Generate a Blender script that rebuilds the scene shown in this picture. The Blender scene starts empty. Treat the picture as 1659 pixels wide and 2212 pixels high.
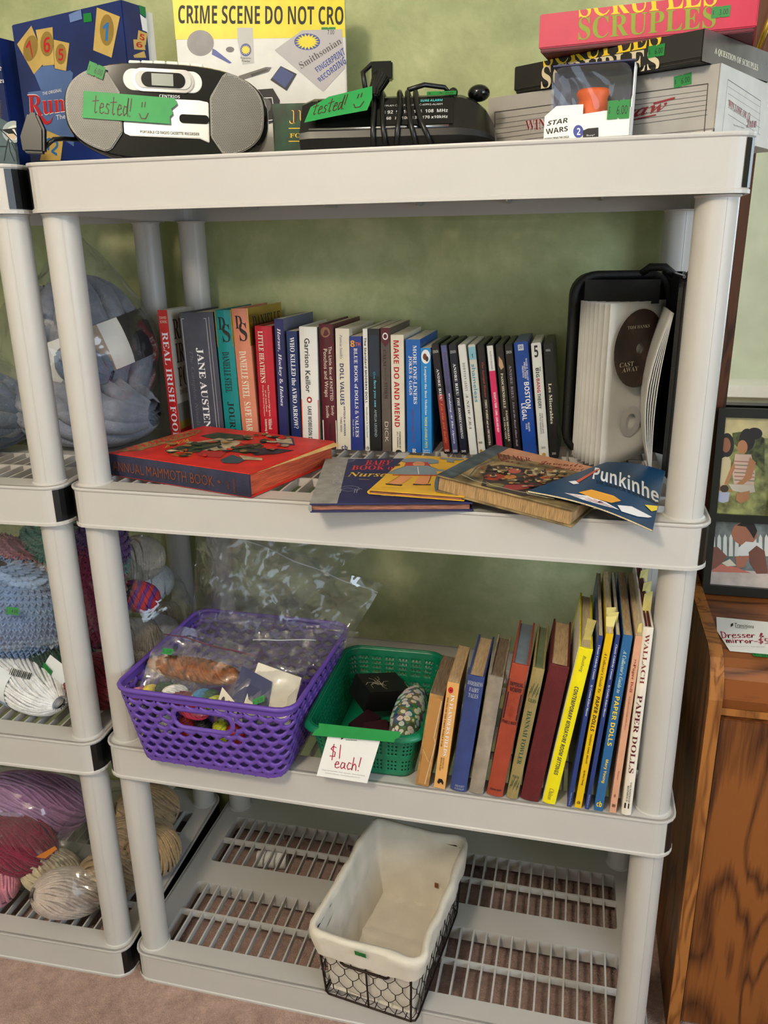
import bpy, bmesh, math, random
import numpy as np
from mathutils import Vector, Matrix, noise

S = bpy.context.scene
COL = S.collection
random.seed(7)

# ---------------------------------------------------------------- camera
CAMP = np.array([0.74108, -1.01067, 1.29309]); YAW, PITCH, ROLL, FPX = -0.24054, -0.31755, -0.01532, 1730.88
IW, IH = 1659, 2212
_cy, _sy, _cp, _sp, _cr, _sr = math.cos(YAW), math.sin(YAW), math.cos(PITCH), math.sin(PITCH), math.cos(ROLL), math.sin(ROLL)
CF = np.array([_sy*_cp, _cy*_cp, _sp]); _r = np.array([_cy, -_sy, 0.0]); _u = np.cross(_r, CF)
CR = _cr*_r + _sr*_u; CU = -_sr*_r + _cr*_u
cam = bpy.data.cameras.new('camera'); cam.sensor_fit = 'VERTICAL'; cam.sensor_height = 24.0
cam.lens = FPX*24.0/IH; cam.clip_start = .02
camo = bpy.data.objects.new('camera', cam); COL.objects.link(camo)
camo.matrix_world = Matrix(((CR[0], CU[0], -CF[0], CAMP[0]), (CR[1], CU[1], -CF[1], CAMP[1]), (CR[2], CU[2], -CF[2], CAMP[2]), (0, 0, 0, 1)))
S.camera = camo

def at(u, v, x=None, y=None, z=None):
    """photo pixel -> point where its ray meets the plane x=, y= or z="""
    d = CF + CR*((u-IW/2)/FPX) - CU*((v-IH/2)/FPX)
    ax, val = (0, x) if x is not None else (1, y) if y is not None else (2, z)
    return Vector(CAMP + d*((val-CAMP[ax])/d[ax]))
def dist(P): return float(np.dot(np.array(P)-CAMP, CF))

# ---------------------------------------------------------------- world, daylight, exposure
W = bpy.data.worlds.new('sky'); S.world = W; W.use_nodes = True
_b = W.node_tree.nodes['Background']; _b.inputs[0].default_value = (.75, .86, 1, 1); _b.inputs[1].default_value = 1.2
S.view_settings.view_transform = 'Standard'; S.view_settings.look = 'None'
S.view_settings.gamma = 1.0; S.view_settings.use_curve_mapping = False
S.view_settings.exposure = -0.22
S.cycles.transparent_max_bounces = 24; S.cycles.max_bounces = 8

def area(name, loc, look, sx, sy, power, rgb):
    l = bpy.data.lights.new(name, 'AREA'); l.shape = 'RECTANGLE'; l.size = sx; l.size_y = sy; l.energy = power; l.color = rgb
    o = bpy.data.objects.new(name, l); COL.objects.link(o); o.location = loc
    o.rotation_euler = (Vector(look)-Vector(loc)).to_track_quat('-Z', 'Y').to_euler(); return o
# daylight entering through the two windows of the room
area('window_right_offscreen', (2.56, -1.5, 1.5), (1.0, -1.5, 1.35), 1.4, 1.2, 46, (.70, .85, 1))
area('window_back_offscreen', (-.9, -3.52, 1.5), (-.9, 0, 1.3), 1.3, 1.2, 10, (.70, .85, 1))

# ---------------------------------------------------------------- materials
def lin(c): return tuple((x/255/12.92 if x <= 10 else ((x/255+.055)/1.055)**2.4) for x in c)
M = {}
def mat(name, rgb, rough=.5, var=.06, scale=40, bump=0.0, bscale=300, metal=0.0, spec=.5, sheen=0.0, coat=0.0, stretch=None, bdist=.002):
    if name in M: return M[name]
    m = bpy.data.materials.new(name); m.use_nodes = True; nt = m.node_tree; N = nt.nodes; K = nt.links
    b = N['Principled BSDF']; c = lin(rgb)
    b.inputs['Roughness'].default_value = rough; b.inputs['Metallic'].default_value = metal
    b.inputs['Specular IOR Level'].default_value = spec; b.inputs['Sheen Weight'].default_value = sheen; b.inputs['Coat Weight'].default_value = coat
    tc = N.new('ShaderNodeTexCoord'); src = tc.outputs['Object']
    if stretch:
        mp = N.new('ShaderNodeMapping'); mp.inputs['Scale'].default_value = stretch; K.new(src, mp.inputs[0]); src = mp.outputs[0]
    n = N.new('ShaderNodeTexNoise'); n.inputs['Scale'].default_value = scale; n.inputs['Detail'].default_value = 4; K.new(src, n.inputs['Vector'])
    r = N.new('ShaderNodeValToRGB'); K.new(n.outputs[0], r.inputs[0])
    r.color_ramp.elements[0].position = .3; r.color_ramp.elements[1].position = .7
    r.color_ramp.elements[0].color = tuple(max(0, x*(1-var*2)) for x in c)+(1,); r.color_ramp.elements[1].color = tuple(min(1, x*(1+var)) for x in c)+(1,)
    K.new(r.outputs[0], b.inputs['Base Color'])
    if bump:
        n2 = N.new('ShaderNodeTexNoise'); n2.inputs['Scale'].default_value = bscale; n2.inputs['Detail'].default_value = 3; K.new(src, n2.inputs['Vector'])
        bp = N.new('ShaderNodeBump'); bp.inputs['Strength'].default_value = bump; bp.inputs['Distance'].default_value = bdist
        K.new(n2.outputs[0], bp.inputs['Height']); K.new(bp.outputs[0], b.inputs['Normal'])
    M[name] = m; return m
def ink(r, g, b, rough=.55): return mat('ink_%d_%d_%d' % (r, g, b), (r, g, b), rough, .02)
def shiny(r, g, b, rough=.25): return mat('gloss_%d_%d_%d' % (r, g, b), (r, g, b), rough, .03)

def clear_plastic(name, fac=.10, tint=(.95, .96, .97), rough=.10, dif=.10):
    m = bpy.data.materials.new(name); m.use_nodes = True; nt = m.node_tree; N = nt.nodes; K = nt.links
    N.remove(N['Principled BSDF']); out = N['Material Output']
    t = N.new('ShaderNodeBsdfTransparent'); t.inputs[0].default_value = tint+(1,)
    g = N.new('ShaderNodeBsdfGlossy'); g.inputs['Roughness'].default_value = rough; g.inputs[0].default_value = (1, 1, 1, 1)
    d = N.new('ShaderNodeBsdfDiffuse'); d.inputs[0].default_value = (.8, .82, .85, 1)
    lw = N.new('ShaderNodeLayerWeight'); lw.inputs[0].default_value = .35
    ma = N.new('ShaderNodeMath'); ma.operation = 'MULTIPLY_ADD'; K.new(lw.outputs['Facing'], ma.inputs[0]); ma.inputs[1].default_value = .30; ma.inputs[2].default_value = fac
    tc = N.new('ShaderNodeTexCoord'); n = N.new('ShaderNodeTexNoise'); n.inputs['Scale'].default_value = 11; n.inputs['Distortion'].default_value = 1.2; K.new(tc.outputs['Object'], n.inputs['Vector'])
    bp = N.new('ShaderNodeBump'); bp.inputs['Strength'].default_value = .5; bp.inputs['Distance'].default_value = .012; K.new(n.outputs[0], bp.inputs['Height'])
    K.new(bp.outputs[0], g.inputs['Normal']); K.new(bp.outputs[0], lw.inputs['Normal'])
    gm = N.new('ShaderNodeMixShader'); gm.inputs[0].default_value = dif; K.new(g.outputs[0], gm.inputs[1]); K.new(d.outputs[0], gm.inputs[2])
    mx = N.new('ShaderNodeMixShader'); K.new(ma.outputs[0], mx.inputs[0]); K.new(t.outputs[0], mx.inputs[1]); K.new(gm.outputs[0], mx.inputs[2])
    K.new(mx.outputs[0], out.inputs[0]); M[name] = m; return m

def wood(name, a, b, axis='Z', scale=1.0):
    m = bpy.data.materials.new(name); m.use_nodes = True; nt = m.node_tree; N = nt.nodes; K = nt.links; p = N['Principled BSDF']
    tc = N.new('ShaderNodeTexCoord'); mp = N.new('ShaderNodeMapping'); K.new(tc.outputs['Object'], mp.inputs[0])
    st = {'Z': (9, 9, 1.6), 'X': (1.6, 9, 9)}[axis]; mp.inputs['Scale'].default_value = tuple(s*scale for s in st)
    n = N.new('ShaderNodeTexNoise'); n.inputs['Scale'].default_value = 1.1; n.inputs['Detail'].default_value = 2; n.inputs['Distortion'].default_value = .6; K.new(mp.outputs[0], n.inputs['Vector'])
    mu = N.new('ShaderNodeMath'); mu.operation = 'MULTIPLY'; mu.inputs[1].default_value = 13; K.new(n.outputs[0], mu.inputs[0])
    fr = N.new('ShaderNodeMath'); fr.operation = 'PINGPONG'; fr.inputs[1].default_value = 1.0; K.new(mu.outputs[0], fr.inputs[0])
    mp2 = N.new('ShaderNodeMapping'); K.new(tc.outputs['Object'], mp2.inputs[0]); mp2.inputs['Scale'].default_value = {'Z': (260, 260, 14), 'X': (14, 260, 260)}[axis]
    n2 = N.new('ShaderNodeTexNoise'); n2.inputs['Scale'].default_value = 1.0; n2.inputs['Detail'].default_value = 2; K.new(mp2.outputs[0], n2.inputs['Vector'])
    ad = N.new('ShaderNodeMath'); ad.operation = 'MULTIPLY_ADD'; K.new(n2.outputs[0], ad.inputs[0]); ad.inputs[1].default_value = .75; K.new(fr.outputs[0], ad.inputs[2])
    r = N.new('ShaderNodeValToRGB'); K.new(ad.outputs[0], r.inputs[0]); e = r.color_ramp.elements
    e[0].position = .25; e[0].color = lin(b)+(1,); e[1].position = .95; e[1].color = lin(a)+(1,)
    K.new(r.outputs[0], p.inputs['Base Color']); p.inputs['Roughness'].default_value = .38
    bp = N.new('ShaderNodeBump'); bp.inputs['Strength'].default_value = .15; bp.inputs['Distance'].default_value = .001; K.new(n2.outputs[0], bp.inputs['Height']); K.new(bp.outputs[0], p.inputs['Normal'])
    M[name] = m; return m

mat('shelf_plastic', (192, 189, 186), .42, .015, 8, .12, 700, bdist=.0006)
mat('black_plastic', (14, 14, 15), .35, .1)
mat('gloss_black', (9, 9, 10), .12, .05)
mat('page', (214, 196, 160), .85, .12, 60, .5, 60, stretch=(12, 1, 1))
mat('page_white', (226, 218, 200), .8, .08, 60, .5, 60, stretch=(12, 1, 1))
mat('page_old', (176, 142, 98), .9, .2, 60, .6, 60, stretch=(12, 1, 1))
mat('page_red', (214, 92, 58), .85, .2, 30, .6, 50, stretch=(1, 1, 14))
mat('tape_green', (34, 148, 74), .5, .05)
mat('sticker_green', (14, 128, 54), .5, .04)
mat('paper_white', (238, 238, 236), .6, .01)
mat('red_ink', (176, 22, 66), .5, .02)
mat('dark_ink', (22, 20, 20), .5, .02)
mat('faint_ink', (150, 150, 150), .5, .02)
mat('brown_marker', (70, 28, 14), .5, .02)
mat('purple_plastic', (98, 68, 162), .42, .04, 20)
mat('green_plastic', (6, 118, 82), .35, .05, 20)
mat('canvas', (222, 214, 200), .9, .04, 25, .35, 900, bdist=.001, sheen=.2)
mat('wire_metal', (52, 38, 32), .45, .2, 60, metal=.6)
mat('gold', (206, 172, 70), .25, .08, metal=.9)
mat('chrome', (190, 190, 194), .18, .03, metal=1)
mat('silver', (196, 196, 196), .3, .02, metal=.6)
wood('oak', (138, 82, 36), (58, 28, 12), 'Z'); wood('oak_top', (142, 82, 38), (66, 32, 14), 'X'); wood('oak_edge', (168, 108, 52), (108, 62, 26), 'Z', 2); wood('oak_dark', (96, 50, 26), (44, 20, 10), 'Z', 2)
clear_plastic('bag_plastic', .045); clear_plastic('bag_bright', .075, dif=.16); clear_plastic('blister', .06, (.97, .97, .97), .04); clear_plastic('sleeve', .30, (.86, .86, .86), .2, .3)

# ---------------------------------------------------------------- object helpers
def link(o, parent=None):
    COL.objects.link(o)
    if parent is not None: o.parent = parent
    return o
def tag(o, label, cat, group=None):
    o['label'] = label; o['category'] = cat
    if group: o['group'] = group
    return o
def thing(name, label, cat, loc=(0, 0, 0), rot=(0, 0, 0), group=None):
    o = bpy.data.objects.new(name, None); o.empty_display_size = .03; link(o); o.location = loc
    if isinstance(rot, Matrix): o.matrix_world = Matrix.Translation(Vector(loc)) @ rot.to_4x4()
    else: o.rotation_euler = rot
    return tag(o, label, cat, group)

class MB:
    """collects faces of one part"""
    def __init__(s): s.v = []; s.f = []; s.m = []; s.k = 0
    def vert(s, p): s.v.append(tuple(p)); return len(s.v)-1
    def face(s, ids): s.f.append(tuple(ids)); s.m.append(s.k)
    def quad(s, a, b, c, d): s.face([s.vert(a), s.vert(b), s.vert(c), s.vert(d)])
    def box(s, x0, x1, y0, y1, z0, z1):
        i = [s.vert(p) for p in ((x0, y0, z0), (x1, y0, z0), (x1, y1, z0), (x0, y1, z0), (x0, y0, z1), (x1, y0, z1), (x1, y1, z1), (x0, y1, z1))]
        for q in ((0, 3, 2, 1), (4, 5, 6, 7), (0, 1, 5, 4), (1, 2, 6, 5), (2, 3, 7, 6), (3, 0, 4, 7)): s.face([i[k] for k in q])
        return s
    def prism(s, pts, ext):
        """closed polygon (3d pts) extruded along ext"""
        e = Vector(ext); a = [s.vert(p) for p in pts]; b = [s.vert(Vector(p)+e) for p in pts]; n = len(a)
        s.face(a[::-1]); s.face(b)
        for i in range(n): s.face([a[i], a[(i+1) % n], b[(i+1) % n], b[i]])
        return s
    def grid(s, fn, nu, nv, cu=False, cv=False):
        ids = [[s.vert(fn(i/(nu if cu else nu-1), j/(nv if cv else nv-1))) for j in range(nv)] for i in range(nu)]
        for i in range(nu if cu else nu-1):
            for j in range(nv if cv else nv-1):
                a, b = (i+1) % nu, (j+1) % nv
                s.face([ids[i][j], ids[a][j], ids[a][b], ids[i][b]])
        return s
    def tube(s, path, r, n=6, closed=False, cap=True, sq=None):
        P = [Vector(p) for p in path]; L = len(P); rings = []; prev = None
        for i in range(L):
            if closed: t = P[(i+1) % L]-P[i-1]
            else: t = P[min(i+1, L-1)]-P[max(i-1, 0)]
            if t.length < 1e-9: t = Vector((0, 0, 1))
            t.normalize()
            if prev is None:
                a = Vector((0, 0, 1)) if abs(t.z) < .9 else Vector((1, 0, 0)); nn = t.cross(a).normalized()
            else:
                nn = (prev-t*prev.dot(t)); nn = nn.normalized() if nn.length > 1e-6 else t.orthogonal().normalized()
            prev = nn; bb = t.cross(nn); rr = r(i/(L-1)) if callable(r) else r
            rings.append([s.vert(P[i]+nn*math.cos(2*math.pi*k/n)*rr+bb*math.sin(2*math.pi*k/n)*rr) for k in range(n)])
        for i in range(L if closed else L-1):
            A, B = rings[i], rings[(i+1) % L]
            for k in range(n): s.face([A[k], A[(k+1) % n], B[(k+1) % n], B[k]])
        if cap and not closed: s.face(rings[0][::-1]); s.face(rings[-1])
        return s
    def lathe(s, prof, n=24, c=(0, 0, 0)):
        c = Vector(c); R = [[s.vert(c+Vector((r*math.cos(2*math.pi*k/n), r*math.sin(2*math.pi*k/n), z))) for k in range(n)] for r, z in prof]
        for A, B in zip(R, R[1:]):
            for k in range(n): s.face([A[k], A[(k+1) % n], B[(k+1) % n], B[k]])
        s.face(R[0][::-1]); s.face(R[-1]); return s
    def ell(s, c, r, nu=24, nv=14, fn=None):
        c = Vector(c); rows = []
        top = s.vert(c+Vector((0, 0, r[2]))); bot = s.vert(c-Vector((0, 0, r[2])))
        for j in range(1, nv):
            th = math.pi*j/nv; row = []
            for i in range(nu):
                ph = 2*math.pi*i/nu; d = Vector((math.sin(th)*math.cos(ph), math.sin(th)*math.sin(ph), math.cos(th)))
                q = Vector((d.x*r[0], d.y*r[1], d.z*r[2]))
                if fn: q = fn(d, q)
                row.append(s.vert(c+q))
            rows.append(row)
        for i in range(nu):
            s.face([top, rows[0][i], rows[0][(i+1) % nu]]); s.face([bot, rows[-1][(i+1) % nu], rows[-1][i]])
        for A, B in zip(rows, rows[1:]):
            for i in range(nu): s.face([A[i], B[i], B[(i+1) % nu], A[(i+1) % nu]])
        return s
    def mesh(s, name, mats, smooth=False, bevel=0, seg=2, fix=True):
        me = bpy.data.meshes.new(name); me.from_pydata(s.v, [], s.f)
        for m in mats: me.materials.append(M[m] if isinstance(m, str) else m)
        me.polygons.foreach_set('material_index', s.m)
        if fix or bevel:
            bm = bmesh.new(); bm.from_mesh(me)
            if bevel:
                es = [e for e in bm.edges if len(e.link_faces) == 2 and e.calc_face_angle(0) > .5]
                bmesh.ops.bevel(bm, geom=es, offset=bevel, segments=seg, affect='EDGES', clamp_overlap=True)
            if fix: bmesh.ops.recalc_face_normals(bm, faces=bm.faces)
            bm.to_mesh(me); bm.free()
        if smooth: me.polygons.foreach_set('use_smooth', [True]*len(me.polygons))
        me.update(); return me
    def build(s, name, mats, parent=None, smooth=False, bevel=0, seg=2, loc=None, fix=True, angle=None):
        if not isinstance(mats, (list, tuple)): mats = [mats]
        me = s.mesh(name, mats, smooth, bevel, seg, fix); o = bpy.data.objects.new(name, me); link(o, parent)
        if angle: me.set_sharp_from_angle(angle=angle)
        if loc is not None: o.location = loc
        return o

def box(name, m, parent, x0, x1, y0, y1, z0, z1, bevel=0, seg=2):
    return MB().box(x0, x1, y0, y1, z0, z1).build(name, m, parent, bevel=bevel, seg=seg)
def inst(src, parent, loc, rot=(0, 0, 0), name=None):
    o = bpy.data.objects.new(name or src.name.split('.')[0], src.data); link(o, parent); o.location = loc; o.rotation_euler = rot; return o
def settle(t, z, gap=.0012):
    """lift a thing so that its lowest point rests on the surface at height z"""
    m = Matrix.LocRotScale(t.location, t.rotation_euler, None); lo = 1e9
    for o in COL.objects:
        if o.parent is t and o.type == 'MESH':
            mm = np.array(m @ o.matrix_parent_inverse @ Matrix.LocRotScale(o.location, o.rotation_euler, None)); v = np.empty(len(o.data.vertices)*3); o.data.vertices.foreach_get('co', v)
            lo = min(lo, float((v.reshape(-1, 3) @ mm[2, :3]+mm[2, 3]).min()))
    if lo < z+gap: t.location.z += z+gap-lo
    return t
def structure(o): o['kind'] = 'structure'; return o
def rr_loop(x0, x1, y0, y1, r, n=5):
    """rounded rectangle, counter-clockwise from the front edge's left end"""
    out = []
    for cx, cy, a0 in ((x1-r, y0+r, -90), (x1-r, y1-r, 0), (x0+r, y1-r, 90), (x0+r, y0+r, 180)):
        for k in range(n+1):
            a = math.radians(a0+90*k/n); out.append((cx+r*math.cos(a), cy+r*math.sin(a)))
    return out

# ---------------------------------------------------------------- lettering and flat print
_tc = {}
def _map(s, up, lo, dig=None):
    o = ''
    for ch in s:
        if 'A' <= ch <= 'Z': o += chr(up+ord(ch)-65)
        elif 'a' <= ch <= 'z': o += '\u210e' if (lo == 0x1D44E and ch == 'h') else chr(lo+ord(ch)-97)
        elif dig and '0' <= ch <= '9': o += chr(dig+ord(ch)-48)
        else: o += ch
    return o
FONTS = {'serif': lambda s: _map(s, 0x1D400, 0x1D41A, 0x1D7CE), 'ital': lambda s: _map(s, 0x1D468, 0x1D482, 0x1D7CE), 'ital1': lambda s: _map(s, 0x1D434, 0x1D44E),
         'script': lambda s: _map(s, 0x1D4D0, 0x1D4EA), 'black': lambda s: _map(s, 0x1D5D4, 0x1D5EE, 0x1D7EC), 'sans': lambda s: s, 'oblique': lambda s: _map(s, 0x1D63C, 0x1D656)}
def _math_font():
    try: return bpy.data.fonts.load(bpy.utils.system_resource('DATAFILES', path='fonts')+'/NotoSansMath-Regular.woff2')   # ships with Blender
    except Exception: return None
MATHF = _math_font(); _keep = bpy.data.curves.new('lettering_font', 'FONT'); _keep.body = 'A'; bpy.data.meshes.remove(bpy.data.meshes.new_from_object(bpy.data.objects.new('lettering_font', _keep)))
def glyphs(s, font='sans', bold=0.0):
    k = (s, font, bold)
    if k in _tc: return _tc[k]
    c = bpy.data.curves.new('t', 'FONT'); c.body = FONTS[font](s); c.resolution_u = 2; c.offset = bold if font == 'sans' else 0
    if font != 'sans' and MATHF: c.font = MATHF
    o = bpy.data.objects.new('t', c); me = bpy.data.meshes.new_from_object(o)
    v = np.array([(p.co.x, p.co.y) for p in me.vertices]) if len(me.vertices) else np.zeros((1, 2))
    f = [tuple(p.vertices) for p in me.polygons]
    lo = v.min(0); hi = v.max(0); v = (v-lo)/np.maximum(hi-lo, 1e-6)
    bpy.data.objects.remove(o); bpy.data.curves.remove(c); bpy.data.meshes.remove(me)
    _tc[k] = (v, f, (hi-lo)); return _tc[k]

STROKE = {  # hand-written letters: polylines in a 0..1 box, advance width
 't': ([[(.35, 1), (.3, .1), (.4, 0), (.55, .08)], [(0, .68), (.7, .74)]], .75), 'e': ([[(.08, .3), (.5, .4), (.45, .58), (.25, .6), (.1, .35), (.15, .05), (.35, 0), (.6, .12)]], .65),
 's': ([[(.5, .55), (.25, .6), (.15, .42), (.45, .25), (.4, .03), (.05, .05)]], .6), 'd': ([[(.5, .5), (.2, .55), (.08, .25), (.2, .02), (.45, .15), (.6, 1), (.55, .3), (.65, 0)]], .75),
 'a': ([[(.5, .5), (.2, .55), (.06, .2), (.2, 0), (.45, .15), (.52, .5), (.5, .1), (.65, .02)]], .7), 'c': ([[(.5, .5), (.25, .58), (.08, .25), (.25, 0), (.55, .1)]], .6),
 'h': ([[(.1, 1), (.05, 0), (.1, .35), (.3, .5), (.45, .35), (.5, 0)]], .65), '!': ([[(.2, 1), (.12, .3)], [(.1, .04), (.11, .0)]], .4), '$': ([[(.55, .8), (.3, .9), (.12, .7), (.5, .45), (.45, .15), (.05, .2)], [(.35, 1.05), (.25, -.1)]], .7),
 '1': ([[(.2, 1), (.18, 0)]], .4), 'D': ([[(.1, 1), (.12, 0)], [(.02, 1), (.5, .85), (.65, .5), (.5, .1), (.05, 0)]], .8), 'r': ([[(.08, .55), (.1, 0), (.12, .35), (.35, .55), (.5, .48)]], .55),
 'm': ([[(.05, .55), (.08, 0), (.1, .35), (.25, .55), (.32, .3), (.32, 0), (.35, .35), (.52, .55), (.6, .3), (.6, 0)]], .75), 'i': ([[(.1, .55), (.1, 0)], [(.1, .78), (.11, .74)]], .3),
 'o': ([[(.3, .55), (.08, .3), (.25, 0), (.5, .25), (.3, .55)]], .6), '-': ([[(.05, .35), (.45, .38)]], .55), '5': ([[(.55, .95), (.15, .95), (.12, .55), (.45, .5), (.5, .15), (.1, .02)]], .65),
 '&': ([[(.55, .05), (.15, .6), (.3, .9), (.42, .7), (.08, .25), (.25, 0), (.55, .3)]], .7), ' ': ([], .5), ')': ([[(.15, .25), (.3, .0), (.6, .0), (.75, .3)], [(.3, .85), (.28, .6)], [(.5, .88), (.48, .62)]], .9)}

class Panel:
    """flat print lying on a face: u,v in 0..1 over the face; quad = the face's corners in the photo (bl, br, tr, tl)"""
    def __init__(s, O, U, V, quad=None, lift=.00025, warp=None):
        s.ops = []; s.O, s.U, s.V = Vector(O), Vector(U), Vector(V); s.N = s.U.cross(s.V).normalized(); s.mb = MB(); s.mats = []; s.h = lift; s.warp = warp; s.Hm = None
        if quad:
            A = []; B = []
            for (x, y), (u, v) in zip(quad, ((0, 0), (1, 0), (1, 1), (0, 1))):
                A += [[x, y, 1, 0, 0, 0, -u*x, -u*y], [0, 0, 0, x, y, 1, -v*x, -v*y]]; B += [u, v]
            h = np.linalg.solve(np.array(A, float), np.array(B, float)); s.Hm = np.append(h, 1).reshape(3, 3)
    def uv(s, p):
        if s.Hm is None: return p
        q = s.Hm @ np.array([p[0], p[1], 1.0]); return (q[0]/q[2], q[1]/q[2])
    def _m(s, m):
        m = M[m] if isinstance(m, str) else m
        if m not in s.mats: s.mats.append(m)
        s.mb.k = s.mats.index(m); s.h += .00004; s.ops.append((len(s.mb.v), len(s.mb.f)))
    def P(s, u, v):
        u, v = min(1, max(0, u)), min(1, max(0, v))   # print is cut off at the edge of its face
        if s.warp: return s.warp(u, v, s.h)
        return s.O+s.U*u+s.V*v+s.N*s.h
    def poly(s, pts, m, px=True):
        s._m(m); q = [s.uv(p) if px else p for p in pts]; s.mb.face([s.mb.vert(s.P(*p)) for p in q]); return s
    def rect(s, u0, v0, u1, v1, m, n=1):
        s._m(m)
        for k in range(n):
            a, b = v0+(v1-v0)*k/n, v0+(v1-v0)*(k+1)/n
            s.mb.face([s.mb.vert(s.P(*p)) for p in ((u0, a), (u1, a), (u1, b), (u0, b))])
        return s
    def ellipse(s, cu, cv, ru, rv, m, n=24, px=False, a0=0, a1=360, rot=0):
        pts = []
        for k in range(n):
            a = math.radians(a0+(a1-a0)*k/n); x, y = ru*math.cos(a), rv*math.sin(a); c, q = math.cos(rot), math.sin(rot)
            pts.append((cu+x*c-y*q, cv+x*q+y*c))
        return s.poly(pts, m, px)
    def star(s, cu, cv, r0, r1, m, n=16, px=False, asp=1.0):
        return s.poly([(cu+(r1 if k % 2 else r0)*math.cos(math.pi*k/n), cv+asp*(r1 if k % 2 else r0)*math.sin(math.pi*k/n)) for k in range(2*n)], m, px)
    def tq(s, txt, q, m, font='sans', bold=0.0, px=True):
        """text filling the quad q = bl, br, tr, tl in reading direction"""
        s._m(m); v, f, _ = glyphs(txt, font, bold); q = [s.uv(p) if px else p for p in q]; base = len(s.mb.v)
        for a, b in v:
            u_ = (1-a)*(1-b)*q[0][0]+a*(1-b)*q[1][0]+a*b*q[2][0]+(1-a)*b*q[3][0]; v_ = (1-a)*(1-b)*q[0][1]+a*(1-b)*q[1][1]+a*b*q[2][1]+(1-a)*b*q[3][1]
            s.mb.vert(s.P(u_, v_))
        for t in f: s.mb.face([base+i for i in t])
        return s
    def text(s, txt, u0, v0, u1, v1, m, font='sans', bold=0.0): return s.tq(txt, ((u0, v0), (u1, v0), (u1, v1), (u0, v1)), m, font, bold, False)
    def sp(s, txt, vt, vb, uc, uw, m, font='sans', bold=0.0):
        """spine lettering read from top (vt) to bottom (vb)"""
        a, b = uc-uw/2, uc+uw/2; return s.tq(txt, ((a, vt), (a, vb), (b, vb), (b, vt)), m, font, bold, False)
    def line(s, pts, w, m, px=True):
        """ink stroke of width w (in metres) along uv points"""
        s._m(m); q = [s.uv(p) if px else p for p in pts]; P = [s.P(*p) for p in q]
        for a, b in zip(P, P[1:]):
            d = (b-a)
            if d.length < 1e-7: continue
            d.normalize(); n = s.N.cross(d)*w/2; e = d*w*.3; s.mb.face([s.mb.vert(x) for x in (a-n-e, b-n+e, b+n+e, a+n-e)])
        return s
    def hand(s, txt, q, w, m, px=True):
        """handwriting filling the quad q"""
        q = [s.uv(p) if px else p for p in q]; tot = sum(STROKE[c][1] for c in txt); x = 0
        for c in txt:
            st, adv = STROKE[c]
            for pl in st:
                pts = []
                for px_, py_ in pl:
                    a = (x+px_)/tot; b = py_
                    pts.append(((1-a)*(1-b)*q[0][0]+a*(1-b)*q[1][0]+a*b*q[2][0]+(1-a)*b*q[3][0], (1-a)*(1-b)*q[0][1]+a*(1-b)*q[1][1]+a*b*q[2][1]+(1-a)*b*q[3][1]))
                s.line(pts, w, m, False)
            x += adv
        return s
    def build(s, name, parent, label=None):
        # marks that stand far apart on the face become parts of their own
        ends = s.ops[1:]+[(len(s.mb.v), len(s.mb.f))]; bx = []
        for (v0, f0), (v1, f1) in zip(s.ops, ends):
            P = np.array(s.mb.v[v0:v1]) if v1 > v0 else np.zeros((1, 3)); bx.append((P.min(0), P.max(0)))
        n = len(bx); cl = list(range(n))
        def root(i):
            while cl[i] != i: i = cl[i]
            return i
        for i in range(n):
            for j in range(i):
                g = np.maximum(0, np.maximum(bx[i][0]-bx[j][1], bx[j][0]-bx[i][1]))
                if np.sqrt((g**2).sum()) <= .018: cl[root(i)] = root(j)
        out = None
        for r in sorted(set(root(i) for i in range(n))):
            mb = MB(); mats = []
            for i in range(n):
                if root(i) != r: continue
                (v0, f0), (v1, f1) = s.ops[i], ends[i]; b = len(mb.v)-v0; mb.v += s.mb.v[v0:v1]
                for k in range(f0, f1):
                    m = s.mats[s.mb.m[k]]
                    if m not in mats: mats.append(m)
                    mb.f.append(tuple(q+b for q in s.mb.f[k])); mb.m.append(mats.index(m))
            if not mb.f: continue
            o = mb.build(name, mats, parent, fix=False)
            if label: o['label'] = label
            out = out or o
        return out

def sticker(parent, c, U, V, w=.018, h=.009, txt='$ 2.00'):
    """green price sticker: c centre, U,V unit directions in the parent's frame"""
    U, V = Vector(U).normalized(), Vector(V).normalized(); p = Panel(Vector(c)-U*w/2-V*h/2, U*w, V*h, lift=.0006)
    p.poly([(0, 0), (.45, 0), (.5, .1), (.55, 0), (1, 0), (1, 1), (.55, 1), (.5, .9), (.45, 1), (0, 1)], 'sticker_green', False)
    p.text('$', .06, .25, .13, .7, 'dark_ink'); p.text(txt.replace('$ ', ''), .42, .22, .9, .72, 'dark_ink'); return p.build('price_sticker', parent)

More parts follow.
